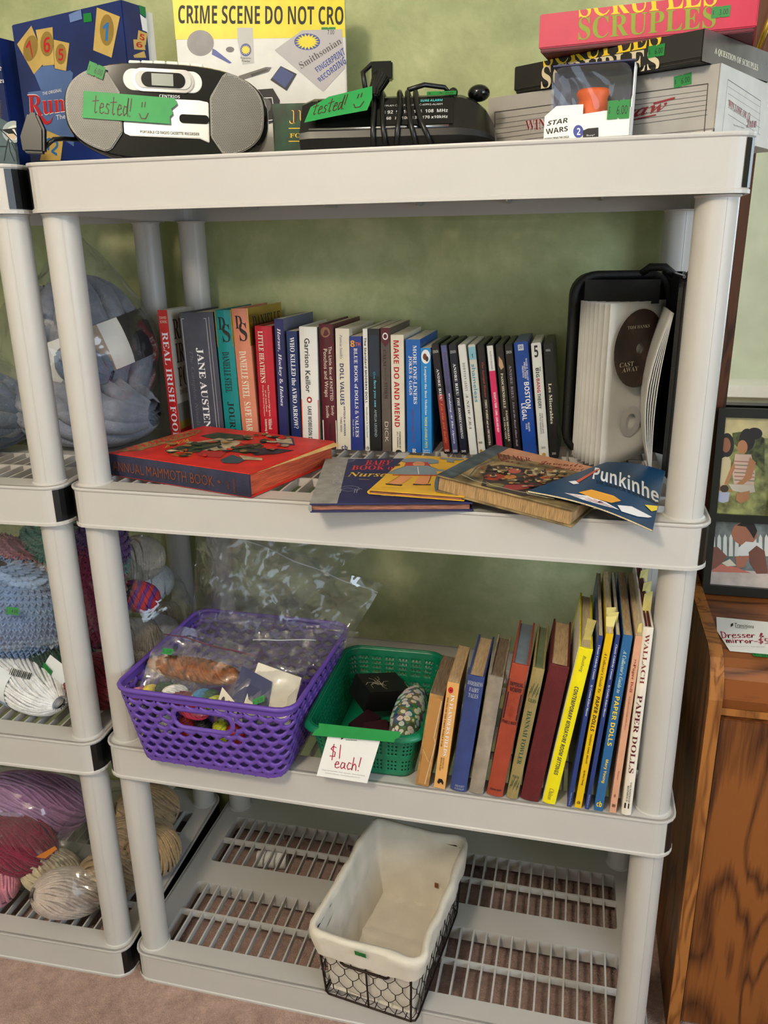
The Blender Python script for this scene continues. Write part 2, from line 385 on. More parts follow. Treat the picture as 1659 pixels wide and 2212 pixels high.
# ================================================================ the room
WY = .478
def wall_material():
    m = bpy.data.materials.new('sponged_green_wall'); m.use_nodes = True; nt = m.node_tree; N = nt.nodes; K = nt.links; b = N['Principled BSDF']
    tc = N.new('ShaderNodeTexCoord'); n = N.new('ShaderNodeTexNoise'); n.inputs['Scale'].default_value = 5; n.inputs['Detail'].default_value = 12; n.inputs['Roughness'].default_value = .68; n.inputs['Distortion'].default_value = .15; K.new(tc.outputs['Object'], n.inputs['Vector'])
    r = N.new('ShaderNodeValToRGB'); K.new(n.outputs[0], r.inputs[0]); e = r.color_ramp.elements
    e[0].position = .32; e[0].color = lin((144, 153, 108))+(1,); e[1].position = .72; e[1].color = lin((206, 207, 162))+(1,)
    e2 = r.color_ramp.elements.new(.5); e2.color = lin((171, 178, 130))+(1,)
    K.new(r.outputs[0], b.inputs['Base Color']); b.inputs['Roughness'].default_value = .6
    n2 = N.new('ShaderNodeTexNoise'); n2.inputs['Scale'].default_value = 26; n2.inputs['Detail'].default_value = 6; K.new(tc.outputs['Object'], n2.inputs['Vector'])
    bp = N.new('ShaderNodeBump'); bp.inputs['Strength'].default_value = .35; bp.inputs['Distance'].default_value = .006; K.new(n2.outputs[0], bp.inputs['Height']); K.new(bp.outputs[0], b.inputs['Normal'])
    M['wall'] = m
wall_material()
def carpet_material():
    m = bpy.data.materials.new('carpet'); m.use_nodes = True; nt = m.node_tree; N = nt.nodes; K = nt.links; b = N['Principled BSDF']
    tc = N.new('ShaderNodeTexCoord'); n = N.new('ShaderNodeTexNoise'); n.inputs['Scale'].default_value = 18; n.inputs['Detail'].default_value = 12; n.inputs['Roughness'].default_value = .9; K.new(tc.outputs['Object'], n.inputs['Vector'])
    r = N.new('ShaderNodeValToRGB'); K.new(n.outputs[0], r.inputs[0]); e = r.color_ramp.elements
    e[0].position = .3; e[0].color = lin((116, 78, 68))+(1,); e[1].position = .7; e[1].color = lin((222, 182, 166))+(1,)
    K.new(r.outputs[0], b.inputs['Base Color']); b.inputs['Roughness'].default_value = .95; b.inputs['Sheen Weight'].default_value = .3
    n2 = N.new('ShaderNodeTexNoise'); n2.inputs['Scale'].default_value = 420; n2.inputs['Detail'].default_value = 3; K.new(tc.outputs['Object'], n2.inputs['Vector'])
    bp = N.new('ShaderNodeBump'); bp.inputs['Strength'].default_value = 1; bp.inputs['Distance'].default_value = .006; K.new(n2.outputs[0], bp.inputs['Height']); K.new(bp.outputs[0], b.inputs['Normal'])
    M['carpet'] = m
carpet_material()
mat('ceiling_paint', (228, 224, 214), .8, .02); mat('white_trim', (232, 230, 222), .45, .02); mat('pale_wall', (200, 206, 184), .7, .05, 6, .2, 30)
RX0, RX1, RY0, RZ = -2.3, 2.62, -3.6, 2.45
structure(MB().box(RX0, RX1, RY0, WY+.1, -.1, 0).build('floor', 'carpet'))
structure(MB().box(RX0, RX1, RY0, WY+.1, RZ, RZ+.1).build('ceiling', 'ceiling_paint'))
structure(MB().box(RX0-.1, RX1+.1, WY, WY+.1, 0, RZ).build('wall_front', 'wall'))
structure(MB().box(RX0-.1, RX0, RY0, WY, 0, RZ).build('wall_left', 'pale_wall'))
def wall_with_window(name, axis, c, a0, a1, w0, w1, z0, z1, sgn):
    mb = MB()
    for p0, p1, q0, q1 in ((a0, w0, 0, RZ), (w1, a1, 0, RZ), (w0, w1, 0, z0), (w0, w1, z1, RZ)):
        lo, hi = (c, c+.1) if sgn > 0 else (c-.1, c)
        if axis == 'x': mb.box(lo, hi, p0, p1, q0, q1)
        else: mb.box(p0, p1, lo, hi, q0, q1)
    structure(mb.build(name, 'pale_wall'))
def window(name, axis, c, w0, w1, z0, z1):
    f = MB()
    def b(p0, p1, q0, q1, t=.03):
        if axis == 'x': f.box(c-t, c+t, p0, p1, q0, q1)
        else: f.box(p0, p1, c-t, c+t, q0, q1)
    b(w0, w0+.06, z0, z1); b(w1-.06, w1, z0, z1); b(w0+.06, w1-.06, z0, z0+.06); b(w0+.06, w1-.06, z1-.06, z1); b((w0+w1)/2-.03, (w0+w1)/2+.03, z0+.06, z1-.06)
    o = structure(f.build(name, 'white_trim')); s = MB()
    if axis == 'x': s.box(c-.10, c+.03, w0-.05, w1+.05, z0-.03, z0)
    else: s.box(w0-.05, w1+.05, c-.03, c+.10, z0-.03, z0)
    s.build('window_sill', 'white_trim', o)
    for a, b_ in ((w0+.06, (w0+w1)/2-.03), ((w0+w1)/2+.03, w1-.06)):
        g = MB()
        if axis == 'x': g.box(c-.003, c+.003, a, b_, z0+.06, z1-.06)
        else: g.box(a, b_, c-.003, c+.003, z0+.06, z1-.06)
        g.build('pane', 'blister', o)
wall_with_window('wall_right', 'x', RX1, RY0, WY, -2.25, -.75, .85, 2.1, 1); window('window_1', 'x', RX1+.05, -2.25, -.75, .85, 2.1)
wall_with_window('wall_back', 'y', RY0, RX0, RX1, -1.6, -.2, .85, 2.1, -1); window('window_2', 'y', RY0-.05, -1.6, -.2, .85, 2.1)
# white boxed-in ledge along the back wall, seen in the mirror
lg = MB().box(.3, RX1, RY0, RY0+.28, .40, .47); structure(lg.build('trim_1', 'white_trim')); structure(MB().box(.3, RX1, RY0, RY0+.2, 0, .40).build('trim_2', 'pale_wall'))
def ceiling_lamp(x, y, power):
    t = thing('ceiling_lamp', 'white glass ceiling lamp above the middle of the room', 'lamp', (x, y, RZ))
    MB().lathe([(.17, 0), (.17, -.02), (.15, -.03)], 32).build('base', 'white_trim', t, angle=.6)
    mat('lamp_glass', (236, 232, 222), .3, .01)
    MB().lathe([(.15, -.03), (.14, -.07), (.10, -.10), (.04, -.115), (.001, -.118)], 32).build('shade', 'lamp_glass', t, smooth=True)
    l = bpy.data.lights.new('ceiling_lamp_offscreen', 'POINT'); l.energy = power; l.color = (1, .86, .66); l.shadow_soft_size = .13
    o = bpy.data.objects.new('ceiling_lamp_offscreen', l); link(o, t); o.location = (0, 0, -.26)
ceiling_lamp((RX0+RX1)/2, (RY0+WY)/2, 88)   # centre of the ceiling

# ================================================================ shelving units
SW, SD, ST, SH = .914, .463, .0624, .44856
Z1, Z2, Z3, Z4 = ST, ST+SH, ST+2*SH, ST+3*SH
OX = ((.040, .447), (.467, .874)); OY = ((.041, .190), (.249, .390))
def deck_mesh():
    mb = MB(); r = .028; xs = [0, r, .040, .447, .467, .874, SW-r, SW]; ys = [0, r, .041, .190, .249, .390, SD-r, SD]; n = 5
    def hole(x, y): return any(a < x < b for a, b in OX) and any(a < y < b for a, b in OY)
    for z, fl in ((0, 1), (-.004, 0)):
        for i in range(7):
            for j in range(7):
                x0, x1, y0, y1 = xs[i], xs[i+1], ys[j], ys[j+1]
                if hole((x0+x1)/2, (y0+y1)/2): continue
                if i in (0, 6) and j in (0, 6):
                    cx = x1 if i == 0 else x0; cy = y1 if j == 0 else y0; a0 = {(0, 0): 180, (6, 0): 270, (6, 6): 0, (0, 6): 90}[(i, j)]
                    pts = [(cx, cy, z)]+[(cx+r*math.cos(math.radians(a0+90*k/n)), cy+r*math.sin(math.radians(a0+90*k/n)), z) for k in range(n+1)]
                    mb.face([mb.vert(p) for p in pts])
                else: mb.quad((x0, y0, z), (x1, y0, z), (x1, y1, z), (x0, y1, z))
    for a, b in OX:
        for c, d in OY:   # rounded walls of the openings
            L = rr_loop(a, b, c, d, .006, 2)
            for (p, q), (p2, q2) in zip(L, L[1:]+L[:1]): mb.quad((p, q, 0), (p2, q2, 0), (p2, q2, -.030), (p, q, -.030))
            for (cx, cy, k) in ((b, c, 0), (b, d, 3), (a, d, 6), (a, c, 9)):
                mb.face([mb.vert((cx, cy, 0))]+[mb.vert((L[k+m][0], L[k+m][1], 0)) for m in range(3)])
    base = rr_loop(0, SW, 0, SD, r, n)
    prof = [(-.004, 0), (.0018, 0), (.0022, -.002), (.0018, -.004), (0, -.0055), (0, -.057), (.0018, -.0585), (.0018, -ST), (-.003, -ST), (-.003, -.004)]
    c = Vector((SW/2, SD/2))
    rings = []
    for off, z in prof:
        L = rr_loop(-off, SW+off, -off, SD+off, r+off, n); rings.append([mb.vert((x, y, z)) for x, y in L])
    N = len(base)
    for A, B in zip(rings, rings[1:]):
        for k in range(N): mb.face([A[k], A[(k+1) % N], B[(k+1) % N], B[k]])
    for x in (.15, .3, .457, .61, .76): mb.box(x-.0015, x+.0015, .004, .040, -.045, -.004); mb.box(x-.0015, x+.0015, .392, SD-.004, -.045, -.004)
    return mb.mesh('shelf', ['shelf_plastic'], fix=False)
def end_mesh(side):
    mb = MB(); r = .028; L = rr_loop(-.0010, SW+.001, -.001, SD+.001, r+.001, 5)
    seq = L[2:10] if side > 0 else L[14:22]
    seq = [L[2], L[3], L[4], L[5], L[6], L[7], L[8], L[9]] if side > 0 else [L[14], L[15], L[16], L[17], L[18], L[19], L[20], L[21]]
    for (x, y), (x2, y2) in zip(seq, seq[1:]): mb.quad((x, y, -.006), (x2, y2, -.006), (x2, y2, -.0565), (x, y, -.0565))
    return mb.mesh('end_panel', ['black_plastic'], fix=False)
DECK = deck_mesh(); ENDM = {1: end_mesh(1), -1: end_mesh(-1)}
PH = SH-ST
POST = MB().lathe([(.0262, 0), (.0262, .002), (.024, .0035), (.024, PH-.003), (.026, PH-.001), (.026, PH)], 28).mesh('post', ['shelf_plastic'], smooth=True); POST.set_sharp_from_angle(angle=.7)
SEAM = MB().box(-.0006, .0006, -.0244, -.0236, .004, PH-.004).mesh('mould_seam', ['shelf_plastic'])
BAR = MB().box(-.0016, .0016, OY[0][0], OY[0][1], -.013, -.0006).mesh('grille_bar', ['shelf_plastic'])
BAR2 = MB().box(-.0016, .0016, OY[1][0], OY[1][1], -.013, -.0006).mesh('grille_bar', ['shelf_plastic'])
CROSS = MB().box(0, OX[0][1]-OX[0][0], -.0022, .0022, -.013, -.0004).mesh('cross_bar', ['shelf_plastic'])
def mo(name, me, parent, loc=(0, 0, 0), rz=0):
    o = bpy.data.objects.new(name, me); link(o, parent); o.location = loc; o.rotation_euler = (0, 0, rz); return o
def shelving(x, y, label, rz=0.0):
    t = thing('shelving_unit', label, 'shelving unit', (x, y, 0), (0, 0, rz), group='plastic shelving units')
    for lv, z in enumerate((Z1, Z2, Z3, Z4)):
        d = mo('shelf', DECK, t, (0, 0, z))
        for s in (1, -1): mo('end_panel', ENDM[s], d)['label'] = 'black end panel'
        for a, b in OX:
            for j, bm_ in enumerate((BAR, BAR2)):
                for k in range(1, 17): mo('grille_bar', bm_, d, (a+(b-a)*k/17, 0, 0))
                mo('cross_bar', CROSS, d, (a, (OY[j][0]+OY[j][1])/2, 0))
        if lv < 3:
            for px_ in (.031, SW-.031):
                for py_ in (.033, SD-.033):
                    p = mo('post', POST, t, (px_, py_, z-.0005)); mo('mould_seam', SEAM, p, (0, 0, 0), .6 if px_ < .4 else .35)
    return t
shelving(0, 0, 'light grey plastic shelving unit holding the books and baskets, beside the wooden dresser')
RZ2 = math.radians(2.0); shelving(-.011-SW*math.cos(RZ2), -.006-SW*math.sin(RZ2), 'light grey plastic shelving unit full of bagged yarn', RZ2)

# ================================================================ things on the top shelf
def wm(t): return Matrix.LocRotScale(t.location, t.rotation_euler, None)
def proj(P):
    d = np.array(P)-CAMP; z = d @ CF; return (IW/2+FPX*(d @ CR)/z, IH/2-FPX*(d @ CU)/z)
def face(t, O, U, V, lift=.00025, warp=None):
    """print panel on a face of thing t whose art is given in photo pixels"""
    m = wm(t); O, U, V = Vector(O), Vector(U), Vector(V)
    return Panel(O, U, V, [proj(m @ p) for p in (O, O+U, O+U+V, O+V)], lift, warp)
def crop(x0, y0, s):
    """coordinates read off an enlarged view of the photograph"""
    return lambda *a: [(x0+p[0]/s, y0+p[1]/s) for p in a]
def game_box(name, label, x, y, yaw, L, D, z, h, lid, base, lip=.006):
    t = thing(name, label, 'game box', (x, y, z), (0, 0, math.radians(yaw)))
    box('box_base', base, t, .002, L-.002, .002, D-.002, 0, h-.002, .0008)
    box('lid', lid, t, 0, L, 0, D, lip, h, .0012); return t

K1 = crop(0, 0, 6.32); K2 = crop(0, 0, 2.765); K3 = crop(500, 0, 2.6758); K4 = crop(1040, 0, 2.68); K5 = crop(130, 100, 3.858); K6 = crop(560, 170, 3.072); K7 = crop(1040, 130, 4.608)

# --- tile game box standing upright, seen at an angle
mat('deep_blue_card', (24, 44, 112), .3, .25, 9); mat('tile_tan', (204, 172, 98), .45, .06); mat('tile_shade', (150, 122, 56), .45, .06); mat('haze_blue', (84, 112, 170), .4, .15, 14); mat('sky_blue_print', (40, 84, 160), .3, .2, 12)
t = thing('tile_game_box', 'blue boxed tile game standing upright with tan number tiles on its cover', 'game box', (-.199, .305, Z4+.0006), (0, 0, math.radians(-16.8)))
box('box_base', ink(225, 222, 214), t, .003, .253, .012, .066, 0, .238, .001); box('lid', 'deep_blue_card', t, 0, .256, 0, .048, 0, .242, .0015)
p = face(t, (0, 0, 0), (.256, 0, 0), (0, 0, .242))
p.poly(K1((470, 1010), (570, 905), (730, 890), (750, 945), (900, 975), (960, 960), (1000, 1000), (960, 1250), (700, 1230), (560, 1230)), 'haze_blue')
p.poly(K1((380, 1260), (620, 1230), (860, 1220), (970, 1240), (1010, 1600), (1010, 2000), (860, 1900), (640, 1780), (500, 1600)), 'haze_blue')
for q, s in (([(235, 605), (430, 350), (630, 830), (465, 1015)], None), ([(490, 410), (720, 370), (745, 885), (590, 900)], None), ([(735, 540), (950, 590), (905, 970), (750, 935)], None), ([(550, 2190), (625, 1775), (870, 1880), (830, 2190)], None)): p.poly(K1(*q), 'tile_tan')
p.poly(K2((580, 45), (718, 100), (668, 345), (558, 300)), 'tile_tan')
for c, r, a in (((420, 660), (95, 180), .2), ((645, 600), (90, 170), 0), ((835, 740), (75, 140), 0)):
    o = K1(c)[0]; p.ellipse(o[0], o[1], r[0]/6.32, r[1]/6.32, 'tile_shade', px=True, rot=a)
o = K2((640, 180))[0]; p.ellipse(o[0], o[1], 15, 34, 'tile_shade', px=True)
RED = ink(190, 26, 38); BLU = ink(32, 112, 186)
p.tq('7', K1((440, 790), (475, 770), (410, 545), (355, 640)), RED, 'black'); p.tq('6', K1((600, 720), (690, 720), (690, 505), (600, 505)), RED, 'black'); p.tq('5', K1((805, 830), (870, 830), (875, 665), (805, 665)), RED, 'black')
p.tq('1', K2((610, 240), (645, 245), (652, 135), (618, 135)), BLU, 'black'); p.tq('12', K1((620, 2020), (780, 2130), (810, 1930), (640, 1860)), BLU, 'black')
p.poly(K1((1140, 190), (1250, 175), (1264, 295), (1150, 310)), 'sticker_green'); p.poly(K1((945, 200), (1110, 130), (1130, 260), (965, 310)), ink(108, 134, 190))
W_ = ink(235, 235, 240)
p.tq('THE ORIGINAL', K1((585, 1305), (850, 1250), (850, 1205), (585, 1260)), W_)
p.tq('Rum', K1((395, 1610), (985, 1520), (960, 1270), (380, 1290)), W_, 'serif', .05); p.tq('Rum', K1((400, 1600), (980, 1510), (955, 1280), (385, 1300)), RED, 'serif', .03)
p.poly(K1((500, 1560), (560, 1560), (650, 1660), (700, 1640), (740, 1570), (700, 1680), (640, 1705), (580, 1670)), RED)
p.tq('The Fastest', K1((775, 1640), (1170, 1570), (1165, 1500), (770, 1575)), W_)
p.build('cover_print', t)
p = face(t, (.256, 0, 0), (0, .048, 0), (0, 0, .242))
p.poly(K2((825, 0), (888, 0), (888, 110), (835, 80)), ink(30, 120, 70)); p.poly(K2((835, 85), (888, 120), (888, 195), (850, 180)), W_)
for q, d in ((((795, 235), (862, 240), (868, 300), (800, 295)), '6'), (((825, 180), (878, 200), (870, 270), (818, 240)), '5'), (((795, 330), (860, 305), (872, 345), (800, 345)), '')):
    p.poly(K2(*q), 'tile_tan')
    if d: c = K2(*q); m = [(c[i][0]*.55+sum(k[0] for k in c)/4*.45, c[i][1]*.55+sum(k[1] for k in c)/4*.45) for i in range(4)]; p.tq(d, [m[3], m[2], m[1], m[0]][0:4], RED, 'black')
p.build('side_print', t)

# --- dark blue box and bird calendar at the end of the neighbouring unit
t = thing('puzzle_box', 'dark blue box with white lettering behind the bird calendar', 'game box', (-.408, .345, Z4+.0006), (0, 0, math.radians(-14)))
box('box_body', 'deep_blue_card', t, 0, .190, 0, .05, 0, .225, .0015)
p = face(t, (0, 0, 0), (.190, 0, 0), (0, 0, .225))
p.tq('Pocket', K1((-180, 975), (52, 960), (50, 885), (-180, 900)), W_, 'serif'); p.tq('Premier', K1((-260, 1150), (78, 1130), (76, 1060), (-260, 1075)), W_, 'serif'); p.build('cover_print', t)
t = thing('bird_calendar', 'grey spiral calendar with a small black and white bird on a twig', 'calendar', (-.36, .205, Z4+.0006), (math.radians(-8), 0, math.radians(-5)))
mat('calendar_print', (86, 104, 112), .5, .25, 10)
MB().prism([(0, 0, 0), (.223, 0, 0), (.217, 0, .05), (.206, 0, .082), (.190, 0, .090), (0, 0, .092)], (0, .006, 0)).build('page_stack', 'calendar_print', t)
mb = MB()
for k in range(9): mb.tube([(.188+.002*math.sin(a), .003+.005*math.cos(a), .092+.003*k+.0) for a in [2*math.pi*i/10 for i in range(10)]], .0006, 5, closed=True)
mb.build('spiral_binding', 'chrome', t)
p = face(t, (0, 0, 0), (.223, 0, 0), (0, 0, .092))
p.ellipse(*K1((190, 1800))[0], 25, 24, ink(170, 182, 186), px=True); p.ellipse(*K1((200, 1810))[0], 17, 16, ink(222, 226, 226), px=True)
p.poly(K1((20, 1770), (150, 1755), (230, 1740), (290, 1780), (295, 1850), (255, 1865), (190, 1830), (120, 1830)), ink(24, 26, 30)); p.poly(K1((165, 1765), (200, 1762), (270, 1830), (240, 1850), (195, 1800)), W_)
p.poly(K1((95, 1830), (185, 1825), (240, 1870), (200, 1910), (130, 1880)), ink(214, 190, 166))
for q in (((0, 1760), (110, 1870), (240, 2010), (380, 2170)), ((115, 1900), (90, 2020), (60, 2190)), ((120, 1900), (140, 2060), (200, 2200)), ((160, 1945), (260, 2130), (300, 2200)), ((0, 2000), (90, 2000))): p.line(K1(*q), .0016, ink(40, 50, 56))
p.build('bird_print', t, 'black and white bird perched on a bare twig')

# --- forensic kit box standing against the wall
t = thing('forensic_kit_box', 'white science kit box with a yellow barrier tape printed across its top', 'game box', (.095, .300, Z4+.0006), (0, 0, math.radians(14.0)))
mat('kit_white', (222, 220, 216), .4, .03); mat('tape_yellow', (232, 212, 40), .4, .06); mat('print_grey', (150, 146, 146), .5, .08); mat('print_blue', (44, 66, 150), .4, .1)
box('box_base', 'kit_white', t, .002, .264, .003, .055, 0, .258, .001); box('lid', 'kit_white', t, 0, .266, 0, .045, 0, .262, .0015)
p = face(t, (0, 0, 0), (.266, 0, 0), (0, 0, .262))
p.rect(0, .765, 1, .985, 'tape_yellow')
p.tq('CRIME SCENE DO NOT CRO', [(385, 51), (742, 54), (742, 14), (385, 11)], ink(16, 16, 14), 'black', .015)
p.ellipse(433, 93, 29, 28, 'print_grey', px=True); p.poly(K2((1270, 290), (1290, 300), (1385, 375), (1370, 380), (1265, 325)), 'print_blue')
p.ellipse(497, 107, 9, 6, ink(120, 116, 116), px=True)
p.poly([(512, 60), (546, 60), (549, 136), (524, 139), (513, 86)], ink(196, 194, 190)); p.ellipse(531, 108, 12, 14, 'print_blue', px=True); p.star(531, 108, 11, 7, 'tape_yellow', 14, px=True)
p.tq('Fingerprint', [(520, 128), (542, 129), (542, 124), (520, 123)], ink(30, 30, 30)); p.tq('Powder', [(523, 134), (541, 135), (541, 130), (523, 129)], ink(30, 30, 30))
p.poly(K3((250, 290), (410, 175), (640, 170), (655, 395), (530, 530)), ink(186, 180, 182))
p.ellipse(*K3((438, 242))[0], 28, 18, 'print_blue', px=True); p.star(*K3((438, 242))[0], 27, 17, 'tape_yellow', 18, px=True, asp=.66); p.ellipse(*K3((438, 242))[0], 16, 10.5, 'tape_yellow', px=True)
p.tq('Smithsonian', K3((405, 400), (640, 250), (620, 215), (385, 365)), ink(90, 84, 88), 'serif')
p.tq('FINGERPRINT', K3((500, 420), (660, 315), (645, 275), (480, 395)), 'print_blue', 'black'); p.tq('RECORDING', K3((515, 475), (665, 365), (650, 325), (495, 455)), 'print_blue', 'black')
p.poly(K3((225, 462), (285, 382), (378, 428), (320, 525)), ink(50, 48, 56)); p.poly(K3((235, 450), (288, 388), (362, 432), (310, 508)), ink(66, 78, 128))
p.poly(K3((40, 440), (200, 388), (232, 390), (215, 415), (60, 462)), ink(110, 104, 100)); p.poly(K3((110, 430), (200, 400), (215, 405), (120, 445)), ink(70, 64, 60))
p.poly(K3((120, 520), (240, 512), (280, 580), (270, 700), (150, 735)), ink(22, 22, 24)); p.line(K3((130, 570), (235, 565), (255, 690), (150, 710)), .0012, W_); p.ellipse(*K3((195, 610))[0], 13, 16, ink(90, 88, 88), px=True)
p.tq('PAD', K3((100, 562), (150, 558), (150, 535), (100, 540)), W_)
p.tq('fingerprints', [(545, 326), (568, 325), (568, 321), (545, 322)], ink(40, 40, 40)); p.tq('Stamp Pad and', [(540, 333), (568, 332), (568, 328), (540, 329)], ink(40, 40, 40))
p.build('cover_print', t)
sticker(t, (.240, 0, .208), (1, 0, 0), (0, 0, 1), .022, .013, '$ 7.00')
p = face(t, (.266, 0, 0), (0, .045, 0), (0, 0, .262))
for k in range(24): p.rect(.25, .03+k*.04, .45, .045+k*.04, ink(120, 116, 110))
p.build('side_print', t)

# --- portable CD player
mat('speaker_mesh', (128, 126, 122), .5, .05, 40, metal=.3); mat('lcd', (150, 156, 148), .2, .04)
def boombox():
    t = thing('boombox', 'black and silver portable stereo with round speakers and a green taped note', 'stereo', (.160, .115, Z4+.004), (math.radians(-4), math.radians(2.5), math.radians(19)))
    w, h, d = .139, .063, .075
    def out(a, k=1.0, e=2.7):
        c, s = math.cos(a), math.sin(a); return (k*w*math.copysign(abs(c)**(2/e), c), h+k*h*math.copysign(abs(s)**(2/e), s)*(1.0 if s < 0 else 1.0))
    n = 56; mb = MB(); rings = []
    for k, y in ((.90, d), (.985, d*.8), (1, d*.4), (1, .004), (.985, -.004), (.96, -.007)):
        rings.append([mb.vert((out(2*math.pi*i/n, 1)[0]*k, y, h+(out(2*math.pi*i/n, 1)[1]-h)*k)) for i in range(n)])
    for A, B in zip(rings, rings[1:]):
        for i in range(n): mb.face([A[i], A[(i+1) % n], B[(i+1) % n], B[i]])
    mb.face(rings[0]); mb.face(rings[-1]); body = mb.build('body', 'gloss_black', t, smooth=True, angle=.5)
    yf = -.0075
    for sgn in (-1, 1):   # speakers: rounded outside, angled inside
        pts = [out(a, .965) for a in [math.radians(x) for x in range(118, 243, 5)]] if sgn < 0 else [out(math.radians(x), .965) for x in range(-62, 63, 5)]
        xi = .060
        pts = [q for q in pts if abs(q[0]) > xi+.018] ; 
        if sgn < 0: pts = pts+[(-xi-.016, .012), (-xi, .034), (-xi, .084), (-xi-.018, .112)]
        else: pts = pts+[(xi+.018, .112), (xi, .084), (xi, .034), (xi+.016, .012)]
        g = MB().prism([(x, yf-.004, z) for x, z in pts], (0, .006, 0)).build('speaker_grille', 'speaker_mesh', t, bevel=.0015)
        hm = MB()   # punched holes
        import bisect
        P2 = [Vector((x, z)) for x, z in pts]
        def inside(x, z):
            c = False; j = len(P2)-1
            for i in range(len(P2)):
                if (P2[i].y > z) != (P2[j].y > z) and x < (P2[j].x-P2[i].x)*(z-P2[i].y)/(P2[j].y-P2[i].y)+P2[i].x: c = not c
                j = i
            return c
        zz = .004; row = 0
        while zz < .13:
            xx = min(q.x for q in P2)+(row % 2)*.0012
            while xx < max(q.x for q in P2):
                if all(inside(xx+a, zz+b) for a, b in ((.003, 0), (-.003, 0), (0, .003), (0, -.003))):
                    hm.face([hm.vert((xx+.00075*math.cos(a), yf-.0042, zz+.00075*math.sin(a))) for a in [math.pi/3*k for k in range(6)]])
                xx += .0024
            zz += .0021; row += 1
        ho = hm.build('grille_holes', 'black_plastic', g, fix=False); ho['kind'] = 'stuff'
    # silver cassette door with rounded lower corners
    MB().prism([(-.058, yf-.002, .034), (-.05, yf-.002, .031), (.045, yf-.002, .031), (.058, yf-.002, .026), (.058, yf-.002, .078), (.045, yf-.002, .080), (-.052, yf-.002, .080), (-.058, yf-.002, .075)], (0, .004, 0)).build('cassette_door', 'silver', t, bevel=.001)
    for x0, x1 in ((-.058, -.016), (.018, .058)):
        MB().prism([(x, yf-.0035, z) for x, z in rr_loop(x0, x1, .050, .061, .0045, 4)], (0, .004, 0)).build('cassette_window', 'gloss_black', t)
    # control strip on the upper curve
    def stad(x0, x1, z0, z1, y, th, nm, m): return MB().prism([(x, y, z) for x, z in rr_loop(x0, x1, z0, z1, (z1-z0)*.499, 8)], (0, th, 0)).build(nm, m, t, bevel=.0008)
    stad(-.056, .050, .089, .116, yf-.001, .008, 'button_plate', ink(228, 226, 220)); stad(-.044, .040, .088, .117, yf-.003, .008, 'display_bezel', 'chrome')
    stad(-.040, .036, .092, .113, yf-.0045, .006, 'display_surround', ink(205, 203, 198)); stad(-.031, .028, .093, .112, yf-.0055, .005, 'display_window', 'gloss_black')
    box('lcd_screen', 'lcd', t, -.017, .012, yf-.0062, yf-.005, .095, .110)
    for k in range(6): box('key', ink(226, 224, 218), t, -.05+k*.0168, -.034+k*.0168, .004, .020, .122-abs(k-2.5)*.0006, .131-abs(k-2.5)*.0006, .001)
    p = Panel((-.139, yf-.0022, 0), (.278, 0, 0), (0, 0, .126)); G_ = ink(60, 60, 64)
    p.text('PORTABLE CD RADIO CASSETTE RECORDER', .37, .275, .66, .305, G_, 'black'); p.poly([(.49, .42), (.505, .445), (.505, .395)], G_, False)
    p.text('. . < . .', .44, .41, .56, .425, G_); p.build('door_print', t)
    p = Panel((-.139, yf-.001, 0), (.278, 0, 0), (0, 0, .126)); p.text('CENTRIOS', .47, .645, .57, .675, ink(210, 210, 210), 'black')
    for s_, u in (('>>|', .325), ('|<<', .325)): pass
    p.build('brand_lettering', t)
    p = Panel((-.112, yf-.0058, .050), (.125, 0, -.004), (.004, 0, .034)); p.poly([(0, 0), (.94, .03), (.93, .3), (.96, .42), (.94, .6), (1, .8), (.97, 1), (0, 1)], 'tape_green', False)
    p.hand('tested!', ((.1, .22), (.53, .18), (.53, .85), (.1, .85)), .0013, 'brown_marker', False); p.hand(')', ((.58, .15), (.72, .15), (.72, .85), (.58, .85)), .0013, 'brown_marker', False)
    p.build('taped_note', t, 'green masking tape reading tested')
    sticker(t, (-.090, yf-.0055, .110), (1, 0, -.35), (.35, 0, 1), .022, .016, '$ 6.00')
    # cord hanging behind the left end with plug
    c = [(-.125, .03, .03), (-.142, .0, .025), (-.150, -.02, .02), (-.160, -.02, .012), (-.168, -.01, .008)]
    MB().tube(c, .003, 8).build('power_cord', 'black_plastic', t, smooth=True)
    MB().prism([(-.188, -.035, .0), (-.160, -.035, .0), (-.158, -.035, .03), (-.166, -.035, .05), (-.178, -.035, .05), (-.19, -.035, .02)], (0, .016, 0)).build('plug', 'black_plastic', t, bevel=.003)
boombox(); settle(bpy.data.objects['boombox'], Z4)

# --- green trivia box behind the radio, with a loop of clear cord
mat('marble_green', (18, 66, 40), .25, .6, 22)
t = thing('trivia_game_box', 'dark green marbled box with gold lettering behind the clock radio', 'game box', (.292, .185, Z4+.0006), (0, 0, math.radians(10)))
box('box_body', 'marble_green', t, 0, .155, 0, .06, 0, .083, .001)
p = face(t, (0, 0, 0), (.155, 0, 0), (0, 0, .083))
p.tq('JUDGE', K6((200, 300), (590, 300), (590, 205), (200, 208)), 'gold', 'serif'); p.tq('JUDGE', K6((205, 296), (594, 296), (594, 204), (205, 206)), ink(60, 20, 12), 'serif')
p.tq('FOR YOU', K6((203, 392), (450, 388), (450, 360), (203, 362)), 'gold', 'serif'); p.line(K6((197, 330), (460, 328)), .0012, 'gold'); p.line(K6((197, 416), (460, 413)), .0012, 'gold')
p.poly(K6((290, 405), (310, 400), (345, 440), (345, 465), (300, 420)), ink(140, 60, 36)); p.build('cover_print', t)

